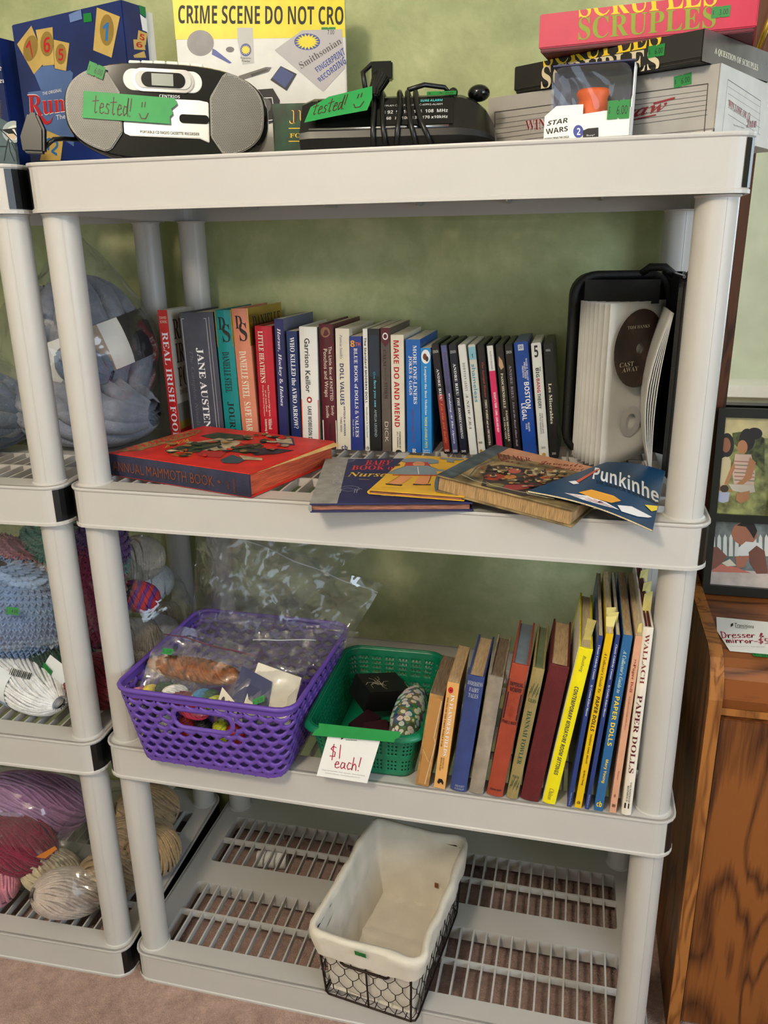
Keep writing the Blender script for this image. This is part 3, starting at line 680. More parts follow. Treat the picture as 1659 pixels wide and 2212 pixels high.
# --- clock radio wrapped in its cord
def clock_radio():
    t = thing('clock_radio', 'black clock radio wrapped in its own cord with a green taped note', 'radio', (.502, .085, Z4+.0006), (0, 0, math.radians(8)))
    w = .122; prof = [(-.045, .0), (-.052, .012), (-.050, .020), (-.046, .024), (-.020, .058), (.0, .064), (.05, .062), (.058, .05), (.06, 0)]
    mb = MB(); xs = [-w, -w+.012, -w+.02]+[-w+.02+(2*w-.075)*k/6 for k in range(1, 7)]+[w-.045, w-.03, w-.015, w-.004, w]
    rings = []
    for x in xs:
        k = 1.0
        if x > w-.055: q = (x-(w-.055))/.055; k = math.sqrt(max(0, 1-q*q))*.9+.1
        if x < -w+.012: k = .93
        rings.append([mb.vert((x, .005+(y-.005)*(.55+.45*k), z*k)) for y, z in prof])
    for A, B in zip(rings, rings[1:]):
        for i in range(len(prof)): mb.face([A[i], A[(i+1) % len(prof)], B[(i+1) % len(prof)], B[i]])
    mb.face(rings[0]); mb.face(rings[-1]); mb.build('body', 'black_plastic', t, smooth=True, angle=.45)
    MB().tube([(-w+.012, -.0475, .0225), (w-.06, -.0475, .0225)], .0018, 8).build('chrome_strip', 'chrome', t, smooth=True)
    U = Vector((1, 0, 0)); V = Vector((0, .026, .034))
    p = Panel((-w+.02, -.046, .0245), U*(2*w-.075), V, lift=.0008); p.rect(0, 0, 1, 1, 'gloss_black'); L_ = ink(196, 196, 196)
    p.text('88 92  96 100 104  108  MHz', .47, .42, .96, .54, L_, 'black'); p.text('53 60   80 100  130  170 x10kHz', .47, .2, .96, .31, L_, 'black')
    p.text('FM-AM CLOCK RADIO RC-6099/2-ALARM', .5, .68, .92, .75, L_); p.text('SURE ALARM', .76, .82, .92, .90, ink(70, 190, 190), 'black'); p.text('sonic', .2, .86, .32, .98, L_, 'ital'); p.build('dial_print', t)
    sticker(t, (.052, -.018, .0625), (1, 0, 0), (0, .8, .6), .036, .009, '$ 5.00')
    p = Panel((-w+.006, -.049, .028), (.082, -.001, .012), (.006, .022, .030), lift=.003); p.poly([(.02, 0), (.5, .02), (.97, .0), (1, .5), (.95, 1), (.3, .92), (.05, .62)], 'tape_green', False)
    p.hand('tested!', ((.1, .25), (.62, .25), (.62, .85), (.1, .75)), .0012, 'brown_marker', False); p.hand(')', ((.7, .2), (.92, .2), (.92, .85), (.7, .85)), .0012, 'brown_marker', False); p.build('taped_note', t, 'green masking tape reading tested')
    # cord wound round the body
    mb = MB()
    for x, dx in ((-.030, 0), (-.020, .006), (.002, -.004), (.012, .012), (.022, .022)):
        pts = [(x+dx*.9, -.050, .0), (x+dx*.6, -.0555, .014), (x+dx*.3, -.051, .027), (x, -.034, .048), (x-.002, -.022, .063), (x-.003, .0, .0685), (x-.003, .05, .067), (x, .062, .05)]
        mb.tube(pts, .0032, 8)
    mb.tube([(.01, -.01, .069), (.03, .0, .076), (.055, .01, .074), (.062, .012, .066)], .003, 8); mb.tube([(-.042, -.02, .07), (-.046, -.01, .09), (-.036, .0, .101), (-.02, .0, .100)], .0032, 8)
    mb.build('power_cord', 'black_plastic', t, smooth=True)
    pl = MB(); pl.tube([(-.030, -.03, .058), (-.030, -.025, .066), (-.026, -.02, .075), (-.022, -.015, .084)], lambda q: .006+.006*q, 12)
    pl.box(-.034, -.008, -.022, -.004, .080, .100); pl.build('plug', 'gloss_black', t, bevel=.003)
    MB().ell((.098, .01, .066), (.014, .012, .010), 16, 10).build('snooze_knob', 'gloss_black', t, smooth=True); MB().ell((.066, .0, .066), (.006, .006, .006), 10, 8).build('button', 'black_plastic', t, smooth=True)
clock_radio(); settle(bpy.data.objects['clock_radio'], Z4)

# --- stack of board games at the right end
mat('box_grey', (168, 164, 160), .5, .04); mat('box_light', (214, 210, 204), .5, .04); mat('box_black', (26, 22, 18), .5, .1); mat('foil_grey', (128, 122, 120), .25, .18, 20, metal=.5); mat('box_pink', (192, 10, 66), .45, .04)
t = game_box('drawing_game_box', 'grey board game box with ruled lines and red script, bottom of the stack', .602, .172, -27, .303, .240, Z4+.0006, .072, 'box_grey', 'box_light')
p = face(t, (0, 0, 0), (.303, 0, 0), (0, 0, .072)); LN = ink(58, 54, 52); MR = ink(130, 24, 34)
p.line(K4((78, 830), (78, 650), (1312, 485), (1290, 760)), .0010, LN)
for k in range(6): p.line([(x, y+k*10.6) for x, y in K4((85, 690), (1308, 522))], .0004, LN)
p.tq('WIN LOSE', K4((260, 762), (560, 730), (560, 660), (258, 695)), W_, 'serif'); p.tq('WIN LOSE', K4((258, 760), (556, 728), (556, 662), (255, 697)), MR, 'serif')
p.tq('Draw', K4((700, 720), (1065, 640), (1085, 570), (720, 650)), MR, 'ital'); p.line(K4((1000, 600), (1118, 568)), .0022, MR); p.line(K4((830, 705), (1010, 665)), .0014, MR)
p.build('side_print', t); sticker(t, (.262, 0, .060), (1, 0, .1), (-.1, 0, 1), .020, .012, '$ 6.00')
p = face(t, (.303, 0, 0), (0, .240, 0), (0, 0, .072)); p.rect(0, 0, 1, 1, 'box_light')
p.line(K4((1388, 800), (1425, 460), (1615, 585), (1600, 780)), .0008, LN)
for k in range(5): p.line([(x, y+k*15) for x, y in K4((1425, 500), (1612, 620))], .0003, LN)
p.tq('WIN,LOSE OR', K4((1425, 625), (1530, 690), (1535, 650), (1430, 575)), MR, 'serif'); p.tq('Draw', K4((1530, 740), (1590, 740), (1590, 660), (1540, 650)), MR, 'script'); p.tq('The Party Game', K4((1455, 730), (1520, 748), (1520, 738), (1455, 718)), LN); p.build('end_print', t)
t = game_box('black_question_game_box', 'worn black board game box with foil ends, middle of the stack', .637, .153, -32, .251, .190, Z4+.0732, .031, 'box_black', 'box_black', .003)
p = face(t, (0, 0, 0), (.251, 0, 0), (0, 0, .031)); YL = ink(232, 196, 30); CR_ = ink(214, 200, 168)
p.tq('SCRUPLES', K4((360, 392), (1040, 267), (1045, 115), (355, 265)), YL, 'serif', .03); p.tq('SCRUPLES', K4((345, 520), (1030, 410), (1030, 270), (350, 385)), CR_, 'serif', .03); p.build('side_print', t); sticker(t, (.197, 0, .018), (1, 0, 0), (0, 0, 1), .020, .012, '$ 6.00')
p = face(t, (.251, 0, 0), (0, .190, 0), (0, 0, .031)); p.rect(0, 0, 1, 1, 'foil_grey'); p.tq('A QUESTION OF SCRUPLES', K4((1345, 315), (1600, 420), (1600, 375), (1352, 275)), ink(236, 230, 210), 'serif'); p.build('end_print', t)
t = game_box('pink_question_game_box', 'magenta board game box lying on the black one, top of the stack', .671, .085, -8, .238, .195, Z4+.1048, .040, 'box_pink', ink(96, 8, 34), .004)
p = face(t, (0, 0, 0), (.238, 0, 0), (0, 0, .040)); OL = ink(138, 150, 40)
p.tq('SCRUPLES', K4((565, 104), (1365, 34), (1365, -120), (565, -30)), YL, 'serif', .03); p.tq('SCRUPLES', K4((560, 235), (1355, 160), (1360, 32), (562, 102)), OL, 'serif', .03); p.build('side_print', t); sticker(t, (.2, 0, .022), (1, 0, 0), (0, 0, 1), .019, .011, '$ 3.00')

# --- small boxed toy with a clear blister window
def toy():
    t = thing('toy_figure_box', 'small white toy box with a clear window, in front of the grey game box', 'toy box', (.688, .022, Z4+.0006), (0, 0, math.radians(-6)))
    w, d, h = .093, .045, .078
    m = MB(); m.box(0, w, d-.002, d, 0, h); m.box(0, w, 0, d-.002, 0, .0015); m.box(.004, w, .002, d-.002, h-.0015, h); m.build('carton_back', ink(46, 50, 96), t)
    m = MB(); m.prism([(w-.0012, 0, 0), (w-.0012, 0, .038), (w-.0012, .012, .044), (w-.0012, .012, h), (w-.0012, d, h), (w-.0012, d, 0)], (.0012, 0, 0)); m.build('carton_side', 'paper_white', t)
    m = MB(); m.prism([(-.003, 0, 0), (w, 0, 0), (w, 0, .030), (.04, 0, .026), (.04, 0, .036), (.010, 0, .036), (-.003, 0, .026)], (0, .0012, 0)); m.build('carton_front', 'paper_white', t)
    MB().prism([(.002, -.001+.004, z) for z in (0,)] and [(x, .004, z) for x, z in rr_loop(.003, w-.003, .02, h-.002, .012, 5)], (0, d-.008, 0)).build('clear_window', 'blister', t)
    p = face(t, (-.003, 0, 0), (w+.003, 0, 0), (0, 0, h)); B = ink(18, 18, 20)
    p.tq('STAR', K7((650, 655), (860, 620), (865, 570), (670, 605)), B, 'black', .03); p.tq('WARS', K7((645, 740), (860, 705), (860, 655), (640, 685)), B, 'black', .03); p.tq('MANDALORIAN THE CHILD.', K7((628, 800), (875, 772), (875, 750), (628, 775)), B, 'black')
    p.ellipse(*K7((965, 710))[0], 11, 14, ink(60, 70, 150), px=True); p.tq('2', K7((950, 745), (985, 745), (985, 675), (950, 675)), W_, 'black')
    p.poly(K7((1010, 770), (1012, 700), (1060, 680), (1165, 670), (1165, 765)), B); p.tq('Disney+', K7((1045, 765), (1130, 755), (1130, 735), (1045, 740)), W_, 'script'); p.build('front_print', t)
    sticker(t, (.079, -.0005, .028), (1, 0, 0), (0, 0, 1), .024, .019, '$ 6.00')
    p = face(t, (w, 0, 0), (0, d, 0), (0, 0, h)); p.tq('STAR', K7((1410, 230), (1480, 140), (1475, 95), (1405, 180)), ink(110, 110, 114), 'black'); p.ellipse(*K7((1345, 555))[0], 11, 18, ink(60, 70, 150), px=True); p.tq('2', K7((1330, 590), (1365, 590), (1365, 520), (1330, 520)), W_, 'black')
    p.poly(K7((1180, 700), (1270, 610), (1390, 640), (1380, 690), (1270, 700)), ink(96, 104, 176)); p.poly(K7((1400, 260), (1500, 240), (1480, 420), (1420, 440)), ink(170, 168, 168)); p.tq('Disney+', K7((1180, 755), (1240, 750), (1240, 725), (1180, 730)), B, 'script'); p.build('side_print', t)
    # plain orange cloth-like bundle inside, the figure itself is left out
    mat('toy_orange', (226, 92, 20), .5, .1, 60)
    g = thing('toy_bundle', 'plain orange bundle behind the clear window of the small toy box', 'toy', (.688+.050, .022+.018, Z4+.004), (0, 0, -.1))
    MB().lathe([(.012, 0), (.018, .012), (.019, .026), (.016, .04), (.019, .046), (.017, .05), (.004, .048)], 20).build('bundle', 'toy_orange', g, smooth=True)
toy()

# ================================================================ upright books and cases
GOLDI = ink(204, 170, 74); CREAM = ink(228, 220, 200); BLK = ink(20, 18, 18)
def upright(name, label, cat, group, bl, br, tr, tl, y, zb, depth, style, cover, pages='page_white', spine=None, side=None, slack=.0006, lift=.0008):
    """a book or case whose spine corners are read off the photo and meet the plane y"""
    BL, BR, TR, TL = [at(q[0], q[1], y=y) for q in (bl, br, tr, tl)]
    def down(T, B):   # follow the edge to the shelf
        k = (zb-B.z)/(T.z-B.z); return B+(T-B)*k
    BL, BR = down(TL, BL), down(TR, BR)
    lean = math.atan2((TL.x+TR.x)/2-(BL.x+BR.x)/2, (TL.z+TR.z)/2-zb); th = ((BR.x-BL.x)+(TR.x-TL.x))/2*math.cos(lean)-slack
    h = ((TL.z+TR.z)/2-zb)/math.cos(lean)
    up = max(0, th*math.sin(lean)) if lean > 0 else 0.0
    t = thing(name, label, cat, (BL.x+slack/2+(0 if lean >= 0 else 0), y, zb+up+lift), (0, lean, 0), group)
    if lean < 0: pass
    c = .0028
    if style == 'hard':
        m = MB(); m.box(0, c, 0, depth, 0, h); m.box(th-c, th, 0, depth, 0, h); n = 7
        pts = [(th*k/n, -.0022*math.sin(math.pi*k/n)*(1 if th > .012 else .4), 0) for k in range(n+1)]
        m.prism(pts+[(th-.001, .0028, 0), (.001, .0028, 0)], (0, 0, h)); m.build('cover', cover, t, bevel=.0005, seg=1)
        box('page_block', pages, t, c, th-c, .003, depth-.004, .003, h-.0035)
        warp = lambda u, v, hh: Vector((th*u, -.0022*math.sin(math.pi*max(0, min(1, u)))*(1 if th > .012 else .4)-hh, h*v))
    elif style == 'paper':
        m = MB(); e = .0006; m.box(0, e, 0, depth, 0, h); m.box(th-e, th, 0, depth, 0, h); m.box(0, th, -.0006, .0004, 0, h); m.build('cover', cover, t)
        box('page_block', pages, t, e, th-e, .0004, depth-.001, .0004, h-.0006); warp = lambda u, v, hh: Vector((th*u, -.0006-hh, h*v))
    else:   # plastic disc case with paper sleeve
        box('case', 'black_plastic' if style == 'dvd' else cover, t, 0, th, 0, depth, 0, h, .0012)
        warp = lambda u, v, hh: Vector((th*u, -hh, h*v))
    p = Panel((0, 0, 0), (th, 0, 0), (0, 0, h), warp=warp, lift=.0003)
    if style == 'dvd': p.rect(.1, .012, .9, .988, cover)
    if spine: spine(p)
    if p.mb.f: p.build('spine_print', t)
    if side:
        q = Panel((th, 0, 0), (0, depth, 0), (0, 0, h)); side(q); q.build('cover_print', t)
    return t, th, h

A5 = crop(320, 620, 3.6065); A6 = crop(700, 660, 2.9625)
mat('teal_cover', (8, 128, 130), .3, .05); mat('salmon_cover', (206, 128, 100), .35, .05); mat('red_cover', (180, 24, 44), .35, .05); mat('navy_cover', (36, 34, 92), .4, .08); mat('slate_cover', (66, 68, 82), .35, .08)
mat('irish_red', (196, 34, 34), .4, .06); mat('irish_cover', (196, 190, 178), .45, .06); mat('white_cover', (226, 224, 220), .35, .02); mat('maroon_cover', (84, 20, 34), .4, .08); mat('cream_cover', (222, 214, 196), .4, .04)
mat('royal_cover', (40, 54, 132), .35, .06); mat('blue_cover', (24, 96, 178), .35, .05); mat('sky_cover', (34, 132, 204), .35, .05); mat('grey_brown', (94, 82, 74), .4, .15); mat('black_cover', (22, 20, 20), .35, .1); mat('orange_cover', (226, 82, 32), .4, .04)
mat('dark_blue_cover', (22, 40, 92), .35, .06); mat('gold_foil', (196, 158, 62), .22, .12, 12, metal=.75)
Y3 = .30; G1 = 'upright books on the shelf below the games'; G2 = 'upright disc cases beside the books'
def s_irish(p):
    p.rect(0, 0, 1, 1, 'irish_red'); p.sp('REAL IRISH FOOD', .84, .02, .5, .62, W_, 'serif'); p.text('DAVID', .15, .935, .85, .955, CREAM); p.text('BOWERS', .15, .905, .85, .925, CREAM)
def c_irish(p):
    p.text('REAL', .14, .78, .95, .93, ink(70, 60, 54), 'serif'); p.text('IRISH', .14, .60, .95, .75, ink(70, 60, 54), 'serif'); p.text('FOOD', .14, .42, .95, .57, ink(70, 60, 54), 'serif'); p.text('DAVID BOWERS', .14, .36, .9, .40, ink(70, 60, 54), 'serif')
    p.rect(0, .1, 1, .3, ink(120, 116, 110)); p.rect(0, .1, 1, .16, ink(150, 120, 40)); p.rect(0, 0, 1, .1, 'irish_red')
def s_jane(p):
    L_ = ink(190, 190, 200); p.sp('JANE AUSTEN', .74, .12, .52, .22, W_, 'serif'); p.sp('The Complete Novels', .72, .14, .24, .14, ink(104, 104, 118), 'ital1'); p.line([(.06, .02), (.06, .955), (.80, .955), (.80, .02)], .0008, L_, False); p.line([(.88, .02), (.88, .965)], .0006, L_, False)
def s_ds(title, two):
    def f(p):
        p.rect(0, .735, 1, 1, 'gold_foil'); p.text('D', .2, .86, .62, .95, BLK, 'serif'); p.text('S', .4, .77, .85, .90, BLK, 'serif'); p.sp('DANIELLE STEEL', .70, .36 if two else .40, .48, .42, CREAM if two else BLK, 'serif'); p.sp(title, .33, -.02, .5, .40, CREAM if two else BLK, 'serif')
    return f
def c_ds(p): p.rect(0, .735, 1, 1, 'gold_foil'); p.text('DANIELLE', .1, .84, .95, .94, BLK, 'serif'); p.text('STEEL', .1, .75, .8, .83, BLK, 'serif'); p.rect(.1, .2, .6, .45, ink(60, 40, 36))
def s_heath(p): p.sp('LITTLE HEATHENS', .96, .54, .34, .30, CREAM, 'serif', .02); p.sp('Hard Times and High Spirits', .52, .26, .62, .12, CREAM); p.sp('on an Iowa Farm', .48, .30, .46, .1, CREAM); p.sp('During the Great Depression', .52, .26, .30, .12, CREAM); p.sp('Mildred', .24, .15, .62, .2, CREAM, 'serif'); p.sp('Armstrong Kalish', .24, .06, .36, .2, CREAM, 'serif'); p.rect(.2, .025, .8, .035, CREAM); p.text('LARGE', .3, .005, .7, .018, CREAM)
def s_horses(p): p.sp('Horses, Hockey & Haloes', .93, .33, .45, .5, W_, 'ital'); p.sp('Kolson', .08, -.03, .6, .45, W_, 'ital')
def c_pale(p): p.rect(0, 0, 1, 1, ink(104, 106, 130))
def s_avro(p): p.sp('WHO KILLED the AVRO ARROW?', .95, .17, .52, .46, W_, 'serif'); p.sp('Gainor', .05, -.04, .5, .4, W_, 'serif')
def s_kei(p): p.rect(0, 0, 1, .41, 'orange_cover'); p.sp('Garrison Keillor', .91, .47, .45, .30, BLK, 'sans', .012); p.ellipse(.5, .41, .15, .026, ink(150, 40, 24)); p.ellipse(.5, .41, .08, .012, W_); p.sp('LAKE WOBEGON DAYS', .355, .02, .5, .22, BLK, 'black')
def s_ponchos(p): p.rect(0, .87, 1, 1, BLK); p.ellipse(.45, .94, .34, .04, ink(130, 96, 66)); p.rect(0, 0, 1, .24, CREAM); p.sp('The Little Box of KNITTED', .83, .40, .74, .2, CREAM); p.sp('Ponchos and Wraps', .81, .43, .36, .36, CREAM); p.sp('Sandy', .36, .28, .76, .22, CREAM); p.sp('Scoville', .36, .26, .42, .22, CREAM); p.sp('Martingale & Company', .22, .0, .55, .2, BLK, 'ital1')
def s_dollv(p): N_ = ink(26, 36, 92); p.sp("Patricia Smith's", .95, .76, .40, .2, N_, 'ital1'); p.sp('DOLL VALUES', .72, .38, .42, .30, N_, 'black'); p.sp('ANTIQUE to MODERN', .37, .12, .55, .16, N_, 'black'); p.sp('THIRD SERIES', .28, .15, .30, .13, N_); p.text('cb', .3, .0, .75, .04, N_, 'black')
def s_blueb(p): p.text('8', .1, .91, .45, .965, ink(232, 160, 40), 'black'); p.text('TH', .5, .92, .9, .95, ink(220, 110, 60), 'black'); p.sp('BLUE BOOK of DOLLS & VALUES', .90, .12, .52, .30, W_, 'serif'); p.sp('The #1 Best Seller', .28, .12, .2, .12, CREAM)
def s_stand(p): p.sp('The Standard MODERN DOLL', .93, .40, .5, .5, BLK, 'black'); p.sp('Identification & Value Guide', .37, .11, .5, .36, BLK, 'ital'); p.text('cb', .2, .01, .85, .04, BLK, 'black')
def s_face(p): p.rect(.05, .62, .9, .95, ink(34, 44, 62)); p.sp('the', .66, .60, .5, .24, ink(40, 150, 190)); p.sp('face you see', .59, .37, .5, .28, ink(110, 196, 226), 'sans', .01); p.sp('AMELIA LEGEND', .35, .12, .52, .22, ink(160, 180, 196))
def s_calm(p): p.poly([(0, 1), (1, 1), (1, .9), (.5, .85), (0, .9)], ink(84, 26, 34), False); p.ellipse(.5, .935, .3, .028, W_); p.ellipse(.5, .935, .2, .018, ink(84, 26, 34)); p.sp('CALM', .83, .70, .4, .32, ink(40, 34, 30), 'serif'); p.sp('Before the', .69, .58, .45, .22, ink(40, 34, 30), 'ital1'); p.sp('STORM', .57, .44, .5, .36, ink(40, 34, 30), 'serif'); p.sp('DICK', .25, .08, .5, .4, ink(206, 196, 180))
def s_make(p): p.sp('MAKE DO AND MEND', .955, .22, .42, .42, ink(176, 20, 32), 'black', .02); p.sp('FOREWORD BY', .18, .03, .62, .14, BLK, 'black'); p.sp('JILL NORMAN', .18, .04, .42, .14, BLK, 'black'); p.ellipse(.5, .0, .25, .02, BLK)
def s_more(p): p.sp('MORE ONE-LINERS', .95, .44, .62, .26, W_, 'serif'); p.sp('JOKES & GAGS', .86, .52, .30, .26, W_, 'serif'); p.sp('COMPILED BY GRANT TUCKER', .40, .09, .45, .13, ink(120, 50, 90), 'black'); p.text('R', .35, .0, .65, .035, W_, 'serif')
def s_laugh(p): p.ellipse(.5, .92, .44, .065, W_); p.ellipse(.42, .92, .2, .03, ink(110, 60, 40)); p.ellipse(.62, .90, .16, .025, ink(60, 40, 34)); p.sp('Laughter the Best Medicine', .83, .37, .45, .28, W_, 'serif'); p.sp('THOSE LOVABLE PETS', .355, .05, .45, .24, ink(230, 224, 120), 'black'); p.text("Reader's", .15, .02, .8, .04, W_); p.text('Digest', .15, -.005, .8, .015, W_, 'black')
B5 = lambda *q: A5(*q); rows = [
 ('cookbook', 'tall thin red spined cookbook with cream serif lettering, at the end of the row', A5, (175, 1090), (245, 1090), (150, 182), (68, 185), .100, 'paper', 'irish_cover', s_irish, c_irish),
 ('novel_collection', 'thick slate grey novel collection with white lettering and a thin silver border', A5, (335, 1090), (582, 1090), (503, 203), (230, 205), .155, 'hard', 'slate_cover', s_jane, None),
 ('novel', 'teal hardback novel with a bright gold band across its spine top', A5, (600, 1110), (726, 1110), (646, 182), (510, 185), .160, 'hard', 'teal_cover', s_ds('JOURNEY', 0), None),
 ('novel', 'salmon pink hardback novel with a dull gold band across its spine top', A5, (735, 1130), (865, 1130), (777, 172), (650, 172), .160, 'hard', 'salmon_cover', s_ds('SAFE HARBOUR', 1), c_ds),
 ('memoir', 'crimson hardback memoir with cream capital letters, shorter than the novels beside it', A5, (880, 1145), (1006, 1145), (962, 307), (822, 308), .150, 'hard', 'red_cover', s_heath, None),
 ('story_book', 'slim dark navy paperback with white italic title beside the crimson memoir', A5, (1025, 1160), (1087, 1160), (1050, 250), (977, 252), .160, 'paper', 'navy_cover', s_horses, c_pale),
 ('history_book', 'slim blue paperback with white capitals, next to the white and orange book', A5, (1118, 1165), (1196, 1165), (1158, 346), (1074, 348), .140, 'paper', 'dark_blue_cover', s_avro, None),
 ('paperback', 'white paperback with an orange lower half on its spine', A5, (1200, 1170), (1328, 1170), (1315, 313), (1164, 315), .150, 'hard', 'white_cover', s_kei, None),
 ('knitting_book', 'maroon boxed knitting book with a cream foot and a dark photo at its top', A5, (1365, 1210), (1474, 1210), (1443, 292), (1328, 295), .170, 'hard', 'maroon_cover', s_ponchos, None),
 ('price_guide', 'cream doll price guide with bold navy lettering', A6, (88, 935), (172, 935), (162, 150), (70, 152), .165, 'paper', 'cream_cover', s_dollv, None),
 ('price_guide', 'royal blue doll price guide with white lettering and an orange numeral', A6, (176, 935), (244, 935), (240, 199), (150, 201), .150, 'paper', 'royal_cover', s_blueb, None),
 ('doll_guide', 'very thin white doll guide with black lettering', A6, (265, 935), (294, 935), (278, 151), (246, 152), .165, 'paper', 'white_cover', s_stand, None),
 ('thriller', 'black thriller paperback with pale blue lettering', A6, (298, 935), (368, 935), (356, 150), (280, 152), .170, 'paper', 'black_cover', s_face, None),
 ('thriller', 'grey brown paperback with a dark red ribbon and white roundel at its spine top', A6, (374, 935), (432, 935), (422, 145), (360, 147), .160, 'paper', 'grey_brown', s_calm, None),
 ('handbook', 'cream handbook with large bold red capitals', A6, (438, 935), (522, 935), (510, 190), (428, 192), .150, 'paper', 'cream_cover', s_make, None),
 ('joke_book', 'blue joke book with two lines of white serif capitals', A6, (533, 935), (620, 935), (616, 219), (519, 222), .165, 'paper', 'blue_cover', s_more, None),
 ('humour_book', 'small bright blue humour book with dogs in a white oval', A6, (626, 935), (694, 935), (684, 273), (620, 277), .165, 'paper', 'sky_cover', s_laugh, lambda p: (p.poly([(0, .0), (1, .0), (1, .62), (.4, .60), (.55, .3)], ink(16, 50, 110), False), p.rect(0, .93, .9, .985, W_)))]
for name, label, K, a, b, c, d, dep, st, cov, sp_, sd in rows:
    upright(name, label, 'book', G1, *K(a, b, c, d), Y3, Z3, dep, st, cov, 'page_white', sp_, sd)
def s_d(title, m, sub=None, sm=None, font='serif', band=None, v0=.80, v1=.10, dvd=True, logo=None):
    def f(p):
        if band: p.rect(.1, band[0], .9, band[1], band[2])
        if sub: mid = v0+(v1-v0)*.42; p.sp(title, v0, mid, .5, .34, m, font); p.sp(sub, mid-.02, v1, .5, .32, sm or m, 'ital' if font == 'serif' else font)
        else: p.sp(title, v0, v1, .5, .36, m, font)
        if dvd: p.text('DVD', .22, .022, .78, .042, ink(200, 200, 200), 'black')
        if logo: p.text(logo, .15, .92, .85, .945, ink(200, 200, 200))
    return f
def s_bang(p): p.text('5', .28, .88, .68, .98, BLK, 'black'); p.sp('THE', .80, .76, .74, .14, BLK, 'black'); p.sp('BIG', .79, .71, .45, .34, BLK, 'black'); p.sp('BANG', .70, .58, .45, .34, ink(176, 24, 34), 'black'); p.sp('THEORY', .57, .44, .45, .34, BLK, 'black'); p.sp('THE COMPLETE', .40, .22, .6, .14, BLK); p.sp('FIFTH SEASON', .40, .22, .38, .14, BLK); p.ellipse(.5, .03, .2, .018, ink(176, 140, 60)); p.text('DVD', .3, .085, .7, .105, ink(120, 120, 120), 'black')
def s_boston(p): p.rect(.28, .93, .68, .98, ink(190, 196, 206)); p.text('20', .34, .945, .6, .97, ink(40, 70, 130), 'black'); p.sp('DAVID E. KELLEY', .86, .67, .80, .12, W_, 'serif'); p.sp('PRODUCTIONS', .83, .69, .65, .12, W_, 'serif'); p.sp('PRESENTS', .80, .70, .5, .12, W_, 'serif'); p.sp('BOSTON', .66, .43, .68, .36, W_, 'black', .02); p.sp('LEGAL', .48, .33, .34, .34, W_, 'black', .02); p.sp('SEASON', .31, .23, .6, .13, W_, 'serif'); p.sp('FOUR', .30, .25, .42, .13, W_, 'serif'); p.text('DVD', .35, .01, .75, .03, W_, 'black')
def s_mis(p): p.sp('Les Miserables', .66, .31, .45, .34, CREAM, 'serif'); p.text('UNIVERSAL', .2, .93, .7, .95, ink(180, 180, 180)); p.text('DVD', .3, .035, .7, .055, ink(170, 170, 170), 'black')
mat('sleeve_dark', (34, 22, 26), .3, .3, 20); mat('sleeve_lilac', (86, 90, 140), .3, .3, 14); mat('sleeve_navy', (26, 28, 48), .3, .2); mat('sleeve_white', (216, 216, 214), .3, .05, 14); mat('sleeve_red', (150, 44, 38), .3, .2, 30); mat('sleeve_cream', (206, 204, 196), .3, .06); mat('sleeve_pink', (206, 40, 96), .3, .05); mat('sleeve_brown', (44, 34, 28), .3, .5, 30)
mat('box_blue_gloss', (30, 72, 160), .22, .12, 8)
